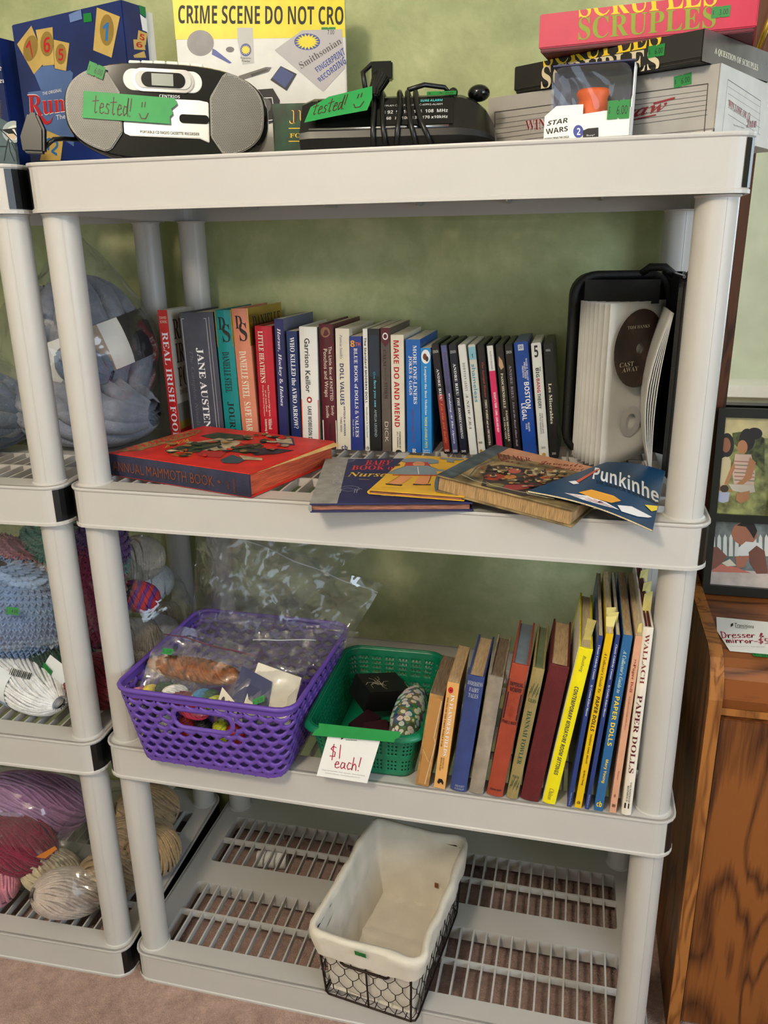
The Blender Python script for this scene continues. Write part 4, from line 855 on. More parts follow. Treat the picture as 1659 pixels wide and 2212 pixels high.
dv = [('black case with a dull red lower spine and small white lettering', (762, 932), (812, 932), (735, 250), (682, 252), 'dvd', 'sleeve_dark', lambda p: (p.rect(.1, .02, .9, .55, 'sleeve_red'), s_d('ANDRE RIEU', W_, 'La vie est belle', ink(190, 120, 60), v0=.78, logo='DENON')(p))),
 ('case with a cloudy lilac spine', (817, 945), (863, 945), (789, 250), (739, 252), 'dvd', 'sleeve_lilac', s_d('ANDRE RIEU Live in Dresden', ink(80, 50, 60), 'Wedding At The Opera', W_, v0=.93)),
 ('case with a midnight blue spine and large white capitals', (870, 955), (922, 955), (848, 252), (791, 254), 'dvd', 'sleeve_navy', s_d('ANDRE RIEU', W_, 'THE HOMECOMING', W_, v0=.83, v1=.15, logo='DENON')),
 ('case with a clean white spine and widely spaced grey capitals', (930, 960), (983, 960), (908, 255), (852, 257), 'white', 'sleeve_white', s_d('D O W N T O N  A B B E Y', ink(90, 90, 92), 'A NEW ERA', ink(90, 90, 92), v0=.84, v1=.24)),
 ('case with a white spine, pale blue block and blue lower case lettering', (987, 965), (1033, 965), (969, 255), (913, 256), 'white', 'sleeve_cream', lambda p: (p.rect(.02, .87, .98, .98, ink(126, 178, 196)), p.text('1', .38, .885, .55, .92, BLK, 'black'), p.sp('shameless', .83, .49, .48, .52, ink(60, 140, 176), 'sans', .012), p.text('DVD', .2, .11, .7, .13, BLK, 'black'), p.ellipse(.42, .04, .2, .018, ink(170, 120, 50)))),
 ('black case with dull red and white serif lettering', (1042, 950), (1088, 950), (1027, 255), (974, 256), 'dvd', 'sleeve_dark', s_d('The Aeropol Worms', ink(170, 60, 50), 'THREE WORMS and an ORCHESTRA', CREAM, v0=.85)),
 ('case with a hot pink spine under a white top', (1102, 952), (1153, 952), (1087, 253), (1032, 255), 'dvd', 'sleeve_pink', lambda p: (p.rect(.1, .77, .9, .988, 'sleeve_white'), p.rect(.1, .012, .9, .06, 'sleeve_white'), p.sp('SCULPT & TONE : LONG, LEAN AND SEXY', .58, .22, .5, .34, W_, 'black'), p.sp('PILATES FOR BEGINNERS', .94, .78, .5, .2, BLK))),
 ('black case with a face in shadow at its spine top', (1158, 958), (1209, 958), (1148, 254), (1092, 255), 'dvd', 'sleeve_brown', lambda p: (p.poly([(.3, .90), (.7, .86), (.85, .80), (.45, .78), (.2, .82)], ink(186, 150, 120), False), p.sp('PASSCHENDAELE', .75, .44, .5, .32, CREAM, 'serif'), p.sp('PASSCHENDAELE', .42, .14, .68, .26, CREAM, 'serif'), p.sp('LE FILM VIMY', .36, .16, .3, .2, CREAM, 'serif'), p.ellipse(.5, .035, .3, .015, ink(160, 130, 80)))),
 ('black case with grey violet serif lettering', (1214, 965), (1266, 965), (1206, 252), (1153, 255), 'dvd', 'sleeve_dark', s_d('ANDRE RIEU', ink(150, 140, 160), 'Live at the Royal Albert Hall', ink(170, 160, 180), v0=.82, logo='DENON')),
 ('thick blue boxed set with bold white capitals', (1274, 978), (1366, 978), (1306, 241), (1210, 243), 'box', 'box_blue_gloss', s_boston),
 ('white boxed set with a large black numeral and red lettering', (1376, 986), (1435, 986), (1390, 245), (1312, 248), 'white', 'sleeve_white', s_bang),
 ('black case with pale title letters, last before the open zipped wallet', (1442, 992), (1504, 992), (1468, 242), (1398, 250), 'box', 'black_cover', s_mis)]
for lab, a, b, c, d, st, cov, f in dv:
    upright('dvd_case', lab, 'dvd case', G2, *A6(a, b, c, d), Y3-.002, Z3, .135, st, cov, spine=f, slack=.0014)

# ================================================================ lying books on the same shelf
def lying(name, label, corners, z, h, cover, pages, spine_m=None, edge=.0025, spine_side=3, rot=None, cat='book'):
    """corners: front-left, front-right, back-right, back-left (x, y) of the cover; spine_side 0 front, 3 left"""
    P = [Vector((x, y)) for x, y in corners]; a = P[1]-P[0]; yaw = math.atan2(a.y, a.x); L = (a.length+(P[2]-P[3]).length)/2; D = ((P[3]-P[0]).length+(P[2]-P[1]).length)/2
    t = thing(name, label, cat, (P[0].x, P[0].y, z), rot or (0, 0, yaw)); e = edge
    m = MB(); m.box(0, L, 0, D, h-e, h); m.box(0, L, 0, D, 0, e); m.build('cover', cover, t, bevel=.0006, seg=1)
    n = 6; s = MB()
    if spine_side == 0: pts = [(0, -.002*math.sin(math.pi*k/n), e*.4+(h-.8*e)*k/n) for k in range(n+1)]+[(0, e, h-e), (0, e, e)]; s.prism(pts, (L, 0, 0)); box('page_block', pages, t, .004, L-.004, e, D-.004, e, h-e)
    else: pts = [(-.0022*math.sin(math.pi*k/n), 0, e*.4+(h-.8*e)*k/n) for k in range(n+1)]+[(e, 0, h-e), (e, 0, e)]; s.prism(pts, (0, D, 0)); box('page_block', pages, t, e, L-.004, .004, D-.004, e, h-e)
    s.build('spine', spine_m or cover, t, smooth=True, angle=.8)
    return t, L, D, h
mat('mammoth_red', (206, 40, 28), .5, .12, 25); mat('mammoth_spine', (42, 44, 70), .7, .15, 40, .3, 300); mat('art_tan', (150, 116, 66), .6, .35, 60); mat('art_green', (52, 66, 46), .6, .4, 60); mat('art_cream', (190, 172, 140), .6, .25, 60); mat('art_dark', (44, 44, 54), .6, .4, 60); mat('lead_brown', (120, 62, 34), .5, .1)
C8 = crop(200, 900, 3.19)
t, L, D, h = lying('mammoth_annual', 'fat old children\'s annual with a red pictorial cover and navy spine, lying flat', [(.034, .071), (.309, -.006), (.333, .222), (.072, .283)], Z3+.001, .036, 'mammoth_red', 'page_red', 'mammoth_spine', spine_side=0)
p = face(t, (0, 0, h), (L, 0, 0), (0, D, 0))
p.poly(C8((190, 195), (290, 170), (560, 105), (560, 120), (330, 190), (215, 200)), 'art_tan'); p.poly(C8((340, 155), (550, 100), (545, 115), (350, 168)), 'art_green')
p.poly(C8((170, 245), (210, 205), (690, 95), (760, 95), (700, 130), (330, 235)), 'art_tan'); p.tq('MAMMOTH', C8((235, 243), (715, 120), (720, 95), (225, 215)), 'mammoth_red', 'serif'); p.tq('BOOK', C8((490, 220), (665, 170), (690, 145), (520, 190)), ink(206, 170, 70), 'serif'); p.tq('Children\'s', C8((345, 163), (545, 122), (545, 108), (345, 150)), ink(196, 176, 110), 'script')
p.poly(C8((740, 135), (860, 110), (1090, 135), (1080, 165), (850, 160)), 'art_green'); p.poly(C8((640, 190), (870, 150), (1040, 175), (930, 235), (760, 235)), 'art_cream'); p.poly(C8((500, 235), (640, 190), (880, 165), (890, 200), (700, 250), (520, 255)), 'art_green')
p.poly(C8((540, 270), (580, 240), (690, 250), (680, 275), (600, 280)), ink(168, 96, 40)); p.poly(C8((690, 240), (800, 240), (930, 245), (880, 285), (740, 275)), ink(170, 44, 40)); p.poly(C8((880, 300), (960, 265), (1060, 300), (1000, 325), (900, 322)), ink(56, 74, 84)); p.poly(C8((940, 240), (1010, 205), (1150, 185), (1180, 205), (1060, 260)), 'art_green')
p.poly(C8((1060, 235), (1180, 215), (1390, 235), (1260, 260), (1120, 270)), 'art_dark'); p.poly(C8((1250, 145), (1380, 150), (1395, 200), (1270, 190)), ink(52, 60, 92)); p.poly(C8((1262, 152), (1368, 156), (1380, 190), (1275, 183)), 'art_cream'); p.poly(C8((1010, 270), (1170, 290), (1170, 305), (1040, 300)), 'art_cream')
_r = random.Random(21)
for k in range(60):
    x = _r.uniform(520, 1360); y = 255-(x-520)*.10+_r.uniform(-62, 55); rx = _r.uniform(14, 55); ry = _r.uniform(5, 14)
    p.poly(C8(*[(x+rx*math.cos(a)*_r.uniform(.5, 1), y+ry*math.sin(a)*_r.uniform(.5, 1)) for a in [i*.9 for i in range(7)]]), _r.choice(['art_tan', 'art_green', 'art_cream', 'art_dark', 'mammoth_red', 'art_green']))
for q in (((560, 225), (880, 175)), ((690, 235), (900, 195)), ((970, 235), (1150, 200))): p.line(C8(*q), .0016, ink(120, 110, 70))
p.build('cover_print', t)
p = Panel((0, -.002, 0), (L, 0, 0), (0, 0, h), lift=.0006); p.text('ANNUAL MAMMOTH BOOK', .035, .26, .77, .70, 'lead_brown', 'sans', .0); p.star(.805, .5, .016, .006, 'lead_brown', 5, asp=6); p.sp('WHITMAN', .72, .15, .905, .016, 'lead_brown'); p.sp('2001', .60, .28, .865, .014, 'lead_brown'); p.build('spine_print', t)
mat('torn_paper', (222, 182, 116), .85, .12, 40); MB().prism([(L-.002, .02, h-.0035), (L+.004, .10, h-.004), (L+.014, .215, h-.0045), (L-.002, D, h-.003)], (0, 0, .0008)).build('torn_endpaper', 'torn_paper', t)

mat('nursery_navy', (32, 36, 84), .6, .12, 40); mat('linen_grey', (150, 148, 144), .7, .12, 60, .3, 500); mat('page_pinkish', (160, 104, 84), .85, .3, 40, .6, 50, stretch=(1, 1, 14))
t, L, D, h = lying('nursery_book', 'large thin navy nursery book with a grey cloth spine and white line drawings', [(.404, -.050), (.613, -.004), (.566, .222), (.350, .190)], Z3+.001, .0125, 'nursery_navy', 'page_pinkish', 'linen_grey')
C9 = crop(660, 960, 4.1475); p = face(t, (0, 0, h), (L, 0, 0), (0, D, 0)); p.rect(0, 0, .17, 1, 'linen_grey'); RD = ink(206, 46, 40); LNW = ink(176, 176, 196)
p.tq('BABY', C9((530, 185), (760, 185), (790, 142), (550, 142)), RD, 'serif', .02); p.tq('BOOK of', C9((410, 230), (820, 230), (830, 190), (425, 190)), RD, 'serif', .02); p.tq('Nursery', C9((370, 300), (830, 305), (850, 250), (380, 252)), ink(222, 180, 50), 'ital')
p.line(C9((480, 313), (570, 318)), .0012, ink(222, 180, 50))
rnd = random.Random(3)
for cx, cy, rx, ry in ((380, 143, 75, 22), (545, 103, 75, 20), (290, 205, 20, 14), (280, 270, 45, 35), (280, 340, 50, 30), (390, 400, 130, 34), (750, 460, 85, 14)):
    pts = [(cx+rx*math.cos(a)*rnd.uniform(.55, 1), cy+ry*math.sin(a)*rnd.uniform(.5, 1)) for a in [k*.55 for k in range(13)]]; p.line(C9(*pts), .0007, LNW); p.line(C9((cx-rx*.6, cy+ry*.4), (cx-rx*.1, cy-ry*.2), (cx+rx*.5, cy+ry*.3)), .0006, LNW)
for x in (275, 320, 445, 465): p.line(C9((x, 405), (x-8, 440)), .0008, LNW)
p.build('cover_print', t)
mat('doll_yellow', (228, 178, 44), .5, .06, 30); mat('doll_grey', (128, 144, 152), .5, .05); HAIR = ink(190, 62, 32); SKIN = ink(224, 150, 96)
t, L, D, h = lying('paper_doll_booklet', 'yellow paper doll booklet showing a red-haired girl in a grey hat and coat', [(.471, .004), (.596, -.004), (.590, .190), (.452, .215)], Z3+.0145, .006, 'doll_yellow', 'page_pinkish', edge=.0008)
p = face(t, (0, 0, h), (L, 0, 0), (0, D, 0)); OUT = ink(44, 36, 30)
p.poly(C9((840, 150), (870, 130), (960, 122), (1130, 130), (1195, 145), (1190, 170), (1100, 178), (900, 165)), 'doll_grey'); p.poly(C9((880, 205), (900, 160), (1090, 160), (1125, 200), (1080, 195), (940, 200)), HAIR); p.ellipse(*C9((1015, 178))[0], 13, 5.5, SKIN, px=True)
p.poly(C9((720, 262), (800, 225), (900, 195), (1100, 192), (1180, 225), (1240, 228), (1240, 245), (1170, 240), (1185, 280), (960, 275), (760, 265)), 'doll_grey'); p.poly(C9((780, 272), (1185, 275), (1185, 283), (780, 280)), HAIR)
p.poly(C9((850, 283), (960, 290), (880, 345), (830, 362), (740, 352)), SKIN); p.poly(C9((1015, 292), (1125, 285), (1100, 350), (1060, 362), (970, 355)), SKIN); p.poly(C9((715, 352), (830, 362), (870, 362), (860, 374), (720, 362)), OUT); p.poly(C9((965, 355), (1060, 362), (1125, 358), (1120, 368), (960, 366)), OUT)
p.poly(C9((1200, 120), (1420, 132), (1420, 142), (1330, 145), (1330, 165), (1265, 160), (1265, 138), (1210, 132)), 'doll_grey'); p.poly(C9((775, 185), (840, 178), (850, 188), (790, 200)), OUT)
p.line(C9((1005, 205), (1010, 240), (1015, 270)), .0012, W_); p.line(C9((1240, 232), (1320, 232)), .0008, OUT); p.line(C9((680, 388), (870, 395)), .0006, OUT)
for q in (((840, 150), (900, 165), (1100, 178), (1190, 170)), ((720, 262), (900, 195)), ((1180, 225), (1100, 192)), ((740, 352), (850, 283)), ((1125, 285), (1100, 350))): p.line(C9(*q), .0006, OUT)
p.build('cover_print', t)
mat('palmer_art', (140, 120, 82), .55, .5, 30); mat('palmer_dark', (70, 60, 54), .55, .5, 40); mat('palmer_spine', (74, 86, 92), .6, .3, 60); mat('palmer_pink', (206, 148, 116), .5, .1)
C10 = crop(930, 970, 3.016)
t, L, D, h = lying('picture_annual', 'battered pictorial annual with a slate spine, cracked cover and brown page edges', [(.562, .010), (.757, -.052), (.780, .142), (.610, .196)], Z3+.0215, .024, 'palmer_art', 'page_old', 'palmer_spine', rot=None)
t.rotation_euler = (0, math.radians(6.0), t.rotation_euler.z); t.location.z = Z3+.0215
p = face(t, (0, 0, h), (L, 0, 0), (0, D, 0)); p.rect(0, 0, .12, 1, 'palmer_spine'); p.rect(.12, .80, 1, 1, 'palmer_pink'); DR = ink(120, 36, 30)
p.tq('PALMER', C10((440, 62), (655, 80), (650, 58), (430, 28)), DR, 'serif'); p.tq('Cox\'s', C10((450, 80), (580, 100), (590, 72), (455, 55)), DR, 'script'); p.tq('Juvenile', C10((700, 105), (990, 130), (990, 100), (700, 75)), DR, 'script'); p.tq('Budget', C10((790, 135), (1000, 150), (1000, 128), (800, 112)), DR, 'script')
p.poly(C10((370, 115), (460, 105), (880, 160), (820, 290), (600, 310), (330, 240)), 'palmer_dark')
for cx, cy, rx, ry, m in ((420, 185, 75, 22, ink(150, 60, 44)), (545, 145, 45, 16, ink(176, 84, 70)), (670, 155, 60, 20, ink(190, 176, 140)), (780, 160, 50, 18, ink(180, 168, 136)), (560, 250, 85, 20, ink(150, 60, 60)), (770, 190, 60, 12, ink(170, 90, 60)), (520, 185, 40, 14, ink(186, 120, 60)), (420, 240, 60, 14, ink(120, 110, 70)), (680, 240, 50, 16, ink(90, 50, 48))):
    c = C10((cx, cy))[0]; p.ellipse(c[0], c[1], rx/3.016, ry/3.016, m, px=True, n=14)
_r = random.Random(22)
for k in range(110):
    x = _r.uniform(330, 860); y = 115+(x-330)*.09+_r.uniform(-5, 130)*(1-abs(x-600)/600); rx = _r.uniform(8, 34); ry = _r.uniform(4, 12)
    p.poly(C10(*[(x+rx*math.cos(a)*_r.uniform(.5, 1), y+ry*math.sin(a)*_r.uniform(.5, 1)) for a in [i*.9 for i in range(7)]]), _r.choice(['palmer_dark', 'palmer_art', ink(150, 70, 52), ink(186, 170, 130), ink(60, 48, 44), ink(112, 92, 62), ink(168, 128, 80)]))
p.line(C10((420, 90), (300, 140), (250, 200), (330, 240)), .0016, ink(70, 78, 80)); p.line(C10((200, 190), (270, 235), (500, 290), (800, 350)), .0012, ink(196, 186, 156)); p.line(C10((360, 240), (370, 280), (480, 300)), .0008, ink(206, 196, 166)); p.line(C10((620, 300), (630, 320), (760, 345)), .0008, ink(206, 196, 166))
p.build('cover_print', t)
# thin blue comic draped over the others and out past the shelf edge
mat('comic_blue', (22, 62, 98), .35, .08, 20)
QA, QB, QC, QD = at(1140, 1060, z=Z3+.040), at(1410, 1145, y=-.045), at(1310, 998, z=Z3+.040), Vector((.870, .165, Z3+.024))
t = thing('comic_booklet', 'thin dark blue comic booklet with white lettering, drooping over the shelf edge', 'book', QA)
def bend(u, v): return QA*(1-u)*(1-v)+QB*u*(1-v)+QC*(1-u)*v+QD*u*v-QA+Vector((0, 0, .007*math.sin(math.pi*u)*(1-.4*v)))
mb = MB(); mb.grid(lambda u, v: bend(u, v), 14, 8); mb.grid(lambda u, v: bend(u, v)-Vector((0, 0, .0024)), 14, 8); mb.build('cover', 'comic_blue', t, smooth=True)
mb = MB(); mb.grid(lambda u, v: bend(u*.998, .001)-Vector((0, 0, .0003+.0018*v)), 14, 2); mb.grid(lambda u, v: bend(.999, u)-Vector((0, 0, .0003+.0018*v)), 8, 2); mb.grid(lambda u, v: bend(u*.998, v*.998)-Vector((0, 0, .0012)), 14, 8); mb.build('page_block', 'page', t)
def wp(u, v, hh): return bend(u, v)+Vector((0, 0, hh+.0002))
p = Panel((0, 0, 0), QB-QA, QC-QA, [(1140, 1060), (1410, 1145), proj(QD), (1310, 998)], warp=wp)
p.tq('Punkinhead', C10((1095, 170), (1650, 312), (1650, 245), (1110, 105)), W_, 'black', .03); p.tq('IN SANTA\'S WORKSHOP', C10((1110, 195), (1590, 305), (1590, 290), (1115, 178)), ink(12, 28, 46), 'black')
p.poly(C10((1118, 120), (1140, 118), (1015, 190), (985, 190)), ink(196, 90, 70)); p.poly(C10((960, 185), (1000, 180), (1010, 200), (975, 205)), W_)
# the printed characters are left out: a plain striped cloth and plain colour patches stand in
p.poly(C10((860, 280), (1000, 290), (1110, 330), (1190, 380), (1060, 365), (940, 335)), W_)
for k in range(6): p.line(C10((880+k*38, 286+k*8), (960+k*38, 335+k*8)), .0008, ink(176, 60, 50))
p.poly(C10((960, 270), (1060, 240), (1190, 270), (1230, 300), (1150, 330), (1040, 310)), ink(232, 164, 60)); p.poly(C10((1190, 340), (1300, 330), (1450, 385), (1420, 400), (1330, 412), (1200, 395)), W_); p.poly(C10((1400, 300), (1500, 295), (1555, 310), (1540, 335), (1450, 340)), ink(236, 206, 60))
p.build('cover_print', t)

# ================================================================ open zipped disc wallet
mat('nylon', (13, 13, 14), .55, .15, 60, .4, 900); mat('sleeve_page', (206, 204, 200), .6, .05, 20)
def wallet():
    t = thing('disc_wallet', 'black zipped disc wallet standing open with white sleeves inside', 'disc wallet', (.722, .262, Z3+.009), (0, 0, 0))
    # back cover leaf against the wall side: rounded slab, then right leaf turned towards the viewer
    def slab(w, h, th, nm, par, r=.03): return MB().prism([(x, 0, z) for x, z in rr_loop(0, w, 0, h, r, 6)], (0, th, 0)).build(nm, 'nylon', par, bevel=.003)
    a = slab(.150, .285, .018, 'back_cover', t, .034); a.location = (.0, .055, .0); a.rotation_euler = (0, 0, math.radians(14))
    b = slab(.160, .285, .016, 'front_cover', t, .03); b.location = (.158, -.10, 0); b.rotation_euler = (0, 0, math.radians(83))
    MB().prism([(.135, .09, 0), (.162, .06, 0), (.168, .075, 0), (.145, .11, 0)], (0, 0, .285)).build('spine', 'nylon', t)
    # raised rim with zip around the leaves
    m = MB(); m.tube([(x, 0, z) for x, z in rr_loop(.002, .148, .002, .281, .034, 6)], .0075, 6, closed=True); z1 = m.build('zip_rim', 'nylon', t, smooth=True); z1.location = (.003, .045, 0); z1.rotation_euler = (0, 0, math.radians(14))
    m = MB(); m.tube([(x, 0, z) for x, z in rr_loop(.0, .160, .002, .283, .03, 6)], .0045, 6, closed=True); z2 = m.build('zip_rim', 'nylon', t, smooth=True); z2.location = (.152, -.10, 0); z2.rotation_euler = (0, 0, math.radians(83))
    m = MB(); m.tube([(.148, -.098+.16*k/30, .283) for k in range(31)], .0025, 5); m.build('zip_teeth', 'chrome', t)
    m = MB(); m.tube([(.10, .07, .28), (.115, .06, .292), (.135, .05, .292), (.150, .05, .28)], .006, 8); m.build('carry_strap', 'nylon', t, smooth=True)
    m = MB(); m.grid(lambda u, v: Vector((.02+.11*u, .035-.02*math.sin(math.pi*u)*(1-v), .24+.035*v+.012*math.sin(math.pi*u)*0)), 10, 4); m.build('inner_pocket', 'nylon', t, smooth=True)
    # fanned sleeves hinged near the spine
    rnd = random.Random(5); H0, W0 = .236, .128
    hx, hy = .142, .062
    for k in range(9):
        ang = math.radians(188+k*5.2+rnd.uniform(-.6, .6)); wv = rnd.uniform(.8, 1.2); m = MB()
        def f(u, v, ang=ang, wv=wv):
            s = W0*u; off = .006*wv*math.sin(math.pi*min(1, u*1.1))*math.sin(2.2*math.pi*v+k*.2); d = Vector((math.cos(ang), math.sin(ang), 0)); n = Vector((-d.y, d.x, 0))
            zz = .008+H0*v-(.010*u if v < .5 else 0)
            return Vector((hx, hy, zz))+d*s+n*off
        m.grid(f, 9, 14); s = m.build('sleeve', 'sleeve_page', t, smooth=True); sol = s.modifiers.new('thickness', 'SOLIDIFY'); sol.thickness = .0008
        lastf = f
    # disc in the nearest sleeve, another ghosting below it
    nrm = (lastf(.6, .5)-lastf(.4, .5)).cross(Vector((0, 0, 1))).normalized()
    d1 = MB(); c = lastf(.50, .71); ux = (lastf(.8, .71)-lastf(.2, .71)).normalized(); ux = ux if ux.x > 0 else -ux; R = .0585
    if nrm.y > 0: nrm = -nrm
    def disc(c, name, m, R=.0585, r0=.008):
        mb = MB(); N = 40; o = [mb.vert(c+ux*R*math.cos(2*math.pi*k/N)+Vector((0, 0, R*math.sin(2*math.pi*k/N)))) for k in range(N)]; i = [mb.vert(c+ux*r0*math.cos(2*math.pi*k/N)+Vector((0, 0, r0*math.sin(2*math.pi*k/N)))) for k in range(N)]
        for k in range(N): mb.face([o[k], o[(k+1) % N], i[(k+1) % N], i[k]])
        return mb.build(name, m, t)
    mat('disc_brown', (52, 34, 26), .25, .8, 30); disc(c+nrm*.0065, 'disc', 'disc_brown'); mat('disc_ghost', (176, 174, 172), .5, .06); disc(lastf(.52, .26)+nrm*.0055, 'disc', 'disc_ghost', .024, .012)
    p = Panel(c+nrm*.0067-ux*R-Vector((0, 0, R)), ux*2*R, (0, 0, 2*R)); T_ = ink(170, 160, 140)
    if p.N.dot(nrm) < 0: p.N = -p.N
    p.text('TOM HANKS', .22, .76, .66, .80, T_, 'serif'); p.text('CAST', .12, .29, .40, .35, T_, 'serif'); p.text('AWAY', .18, .22, .50, .28, T_, 'serif'); p.build('disc_print', t)
    for k in range(5):   # sleeves on the right leaf, edge on
        m = MB(); x0 = .140-k*.0045
        m.grid(lambda u, v: Vector((x0-.018*math.sin(math.pi*v)*(.4+.15*k)+.004*k-.02*(1-v)*.5, .045-.135*u, .010+.225*v)), 6, 10); s = m.build('sleeve', 'sleeve_page', t, smooth=True); sol = s.modifiers.new('thickness', 'SOLIDIFY'); sol.thickness = .0008
wallet()

# ================================================================ old books leaning on the third shelf
S6 = crop(860, 1200, 2.37); Y2 = .004; G3 = 'leaning books beside the green basket'
mat('tan_worn', (176, 132, 78), .9, .3, 30, .6, 80); mat('flanders_tan', (222, 168, 100), .45, .04); mat('old_blue', (50, 66, 124), .7, .1, 40, .2, 400); mat('old_grey', (150, 138, 124), .85, .2, 30, .4, 120); mat('rust_cloth', (156, 62, 38), .7, .08, 40, .2, 500); mat('olive_cloth', (150, 132, 84), .7, .08, 40, .2, 500); mat('wine_cloth', (92, 22, 26), .6, .1, 40, .2, 500)
mat('bright_yellow', (236, 222, 20), .35, .03); mat('golden_yellow', (226, 184, 16), .35, .03); mat('slim_blue', (38, 60, 122), .35, .05); mat('mid_blue', (40, 98, 150), .35, .04); mat('peach', (214, 160, 130), .35, .04); mat('jacket_white', (230, 222, 208), .35, .03); mat('page_dark', (120, 104, 86), .9, .2, 60, .5, 60, stretch=(12, 1, 1)); mat('page_bluegrey', (104, 116, 126), .8, .12); mat('page_green', (104, 118, 86), .8, .15); mat('page_tan', (186, 158, 120), .85, .15, 60, .5, 60, stretch=(12, 1, 1))
def o_worn(p):
    p.rect(.1, .55, .9, .97, ink(186, 142, 84)); p.poly([(.12, .97), (.9, .97), (.92, .6), (.75, .3), (.85, .02), (.2, .02), (.15, .5)], ink(178, 128, 70), False); p.line([(.92, .95), (.8, .55), (.98, .5), (.8, .2), (.7, .03)], .0012, ink(206, 186, 150), False); p.line([(.15, .4), (.7, .28)], .0006, ink(206, 190, 150), False)
def o_flan(p): p.ellipse(.35, .93, .22, .028, ink(190, 24, 34)); p.ellipse(.36, .928, .06, .008, BLK); p.sp('IN FLANDERS FIELDS', .89, .32, .58, .32, W_, 'serif'); p.sp('POEMS OF THE FIRST WORLD WAR', .86, .40, .2, .14, BLK, 'serif'); p.sp('EDITED BY', .30, .19, .55, .12, ink(90, 50, 20)); p.sp('BRIAN BUSBY', .30, .17, .35, .14, ink(90, 50, 20)); p.poly([(.25, .06), (.35, .095), (.65, .095), (.8, .07), (.8, .045), (.7, .045), (.65, .06), (.5, .06), (.45, .045), (.35, .045)], BLK, False)
def o_and(p): L_ = ink(170, 176, 190); p.text('ANDERSENS', .06, .925, .94, .96, L_, 'serif'); p.text('FAIRY', .22, .875, .8, .91, L_, 'serif'); p.text('TALES', .22, .825, .8, .86, L_, 'serif'); p.text('GROSSET', .28, .04, .85, .058, L_); p.text('& DUNLAP', .28, .015, .85, .032, L_)
def o_imp(p):
    K = ink(28, 22, 34); p.rect(.02, .56, .98, .89, K); p.rect(.05, .565, .95, .885, 'rust_cloth'); p.text('IMPERIAL', .1, .845, .9, .875, K, 'black'); p.text('WOMAN', .16, .805, .84, .838, K, 'black'); p.rect(.08, .60, .92, .795, K)
    for a in range(-60, 61, 20): q = math.radians(90+a); p.poly([(.5, .61), (.5+.42*math.cos(q)-.03, .61+.085*math.sin(q)), (.5+.42*math.cos(q)+.03, .61+.085*math.sin(q))], 'rust_cloth', False)
    p.poly([(.15, .70), (.4, .74), (.75, .72), (.85, .69), (.5, .70)], 'rust_cloth', False); p.ellipse(.6, .76, .1, .014, 'rust_cloth'); p.text('PEARL S. BUCK', .08, .57, .92, .592, K, 'black'); p.text('JOHN DAY', .14, .045, .86, .062, K, 'black')
def o_han(p):
    G = ink(28, 74, 52); p.text('GILES', .18, .755, .85, .78, G, 'serif'); p.sp('HANNAH FOWLER', .69, .28, .5, .36, G, 'serif'); p.text('H.M.Co', .2, .17, .75, .19, G, 'serif')
    for cv in (.845, .125):
        for a, b in ((-.3, -.012), (-.15, .012), (.0, -.012), (.15, .014), (.3, -.01)): p.ellipse(.5+a, cv+b, .09, .012, G, n=10, rot=.5)
        p.line([(.12, cv-.022), (.88, cv-.022)], .0007, G, False)
def o_yel(p): N_ = ink(24, 30, 60); p.sp('Ruttberg', .96, .86, .5, .3, N_, 'ital1'); p.sp('CONTEMPORARY MINIATURE ROOM SETTINGS', .77, .20, .5, .30, N_, 'oblique'); p.sp('Chilton', .105, .03, .5, .36, N_, 'ital1')
def o_slim(p): p.sp('Classic Celebrity Cutouts', .95, .76, .5, .5, W_, 'ital'); p.sp('by Cynthia Erfurt Musser', .73, .55, .5, .5, W_, 'ital'); p.sp('Hobby House Press, Inc.', .09, .01, .5, .42, ink(180, 190, 210))
def o_ypd(p): p.sp("A Collector's Guide To", .90, .68, .5, .40, BLK, 'ital'); p.sp('PAPER DOLLS', .66, .46, .5, .52, BLK, 'oblique'); p.sp('Saalfield, Lowe, Merrill', .445, .27, .5, .34, BLK, 'oblique'); p.sp('by Mary Young', .23, .14, .5, .34, BLK, 'oblique'); p.text('cb', .25, .025, .7, .045, BLK, 'black')
def o_bpd(p): Y = ink(240, 206, 60); p.sp("A Collector's Guide to", .92, .69, .5, .40, ink(190, 216, 200), 'ital'); p.sp('PAPER DOLLS', .67, .39, .5, .50, Y, 'black'); p.sp('Mary Young', .31, .17, .5, .40, Y, 'black'); p.text('cb', .2, .025, .8, .06, Y, 'black')
def o_peach(p): R_ = ink(116, 30, 34); p.sp('The', .88, .84, .5, .2, R_, 'ital'); p.sp('Paper Doll', .85, .70, .45, .46, R_, 'serif'); p.sp("A Collector's Guide with Prices", .68, .49, .5, .26, R_, 'ital1'); p.sp('Fosnot', .25, .2, .5, .2, R_); p.text('WH', .25, .035, .75, .055, BLK, 'black'); p.ellipse(.45, .105, .14, .01, ink(150, 90, 80), n=8)
def o_wal(p): p.sp('WALLACH', .97, .72, .48, .42, ink(122, 40, 34), 'serif'); p.sp('PAPER DOLLS', .66, .24, .46, .50, ink(90, 24, 30), 'serif', .02); p.sp('VAN NOSTRAND', .19, .075, .62, .18, BLK, 'serif'); p.sp('REINHOLD', .17, .08, .38, .18, BLK, 'serif'); p.rect(.2, .04, .7, .07, BLK)
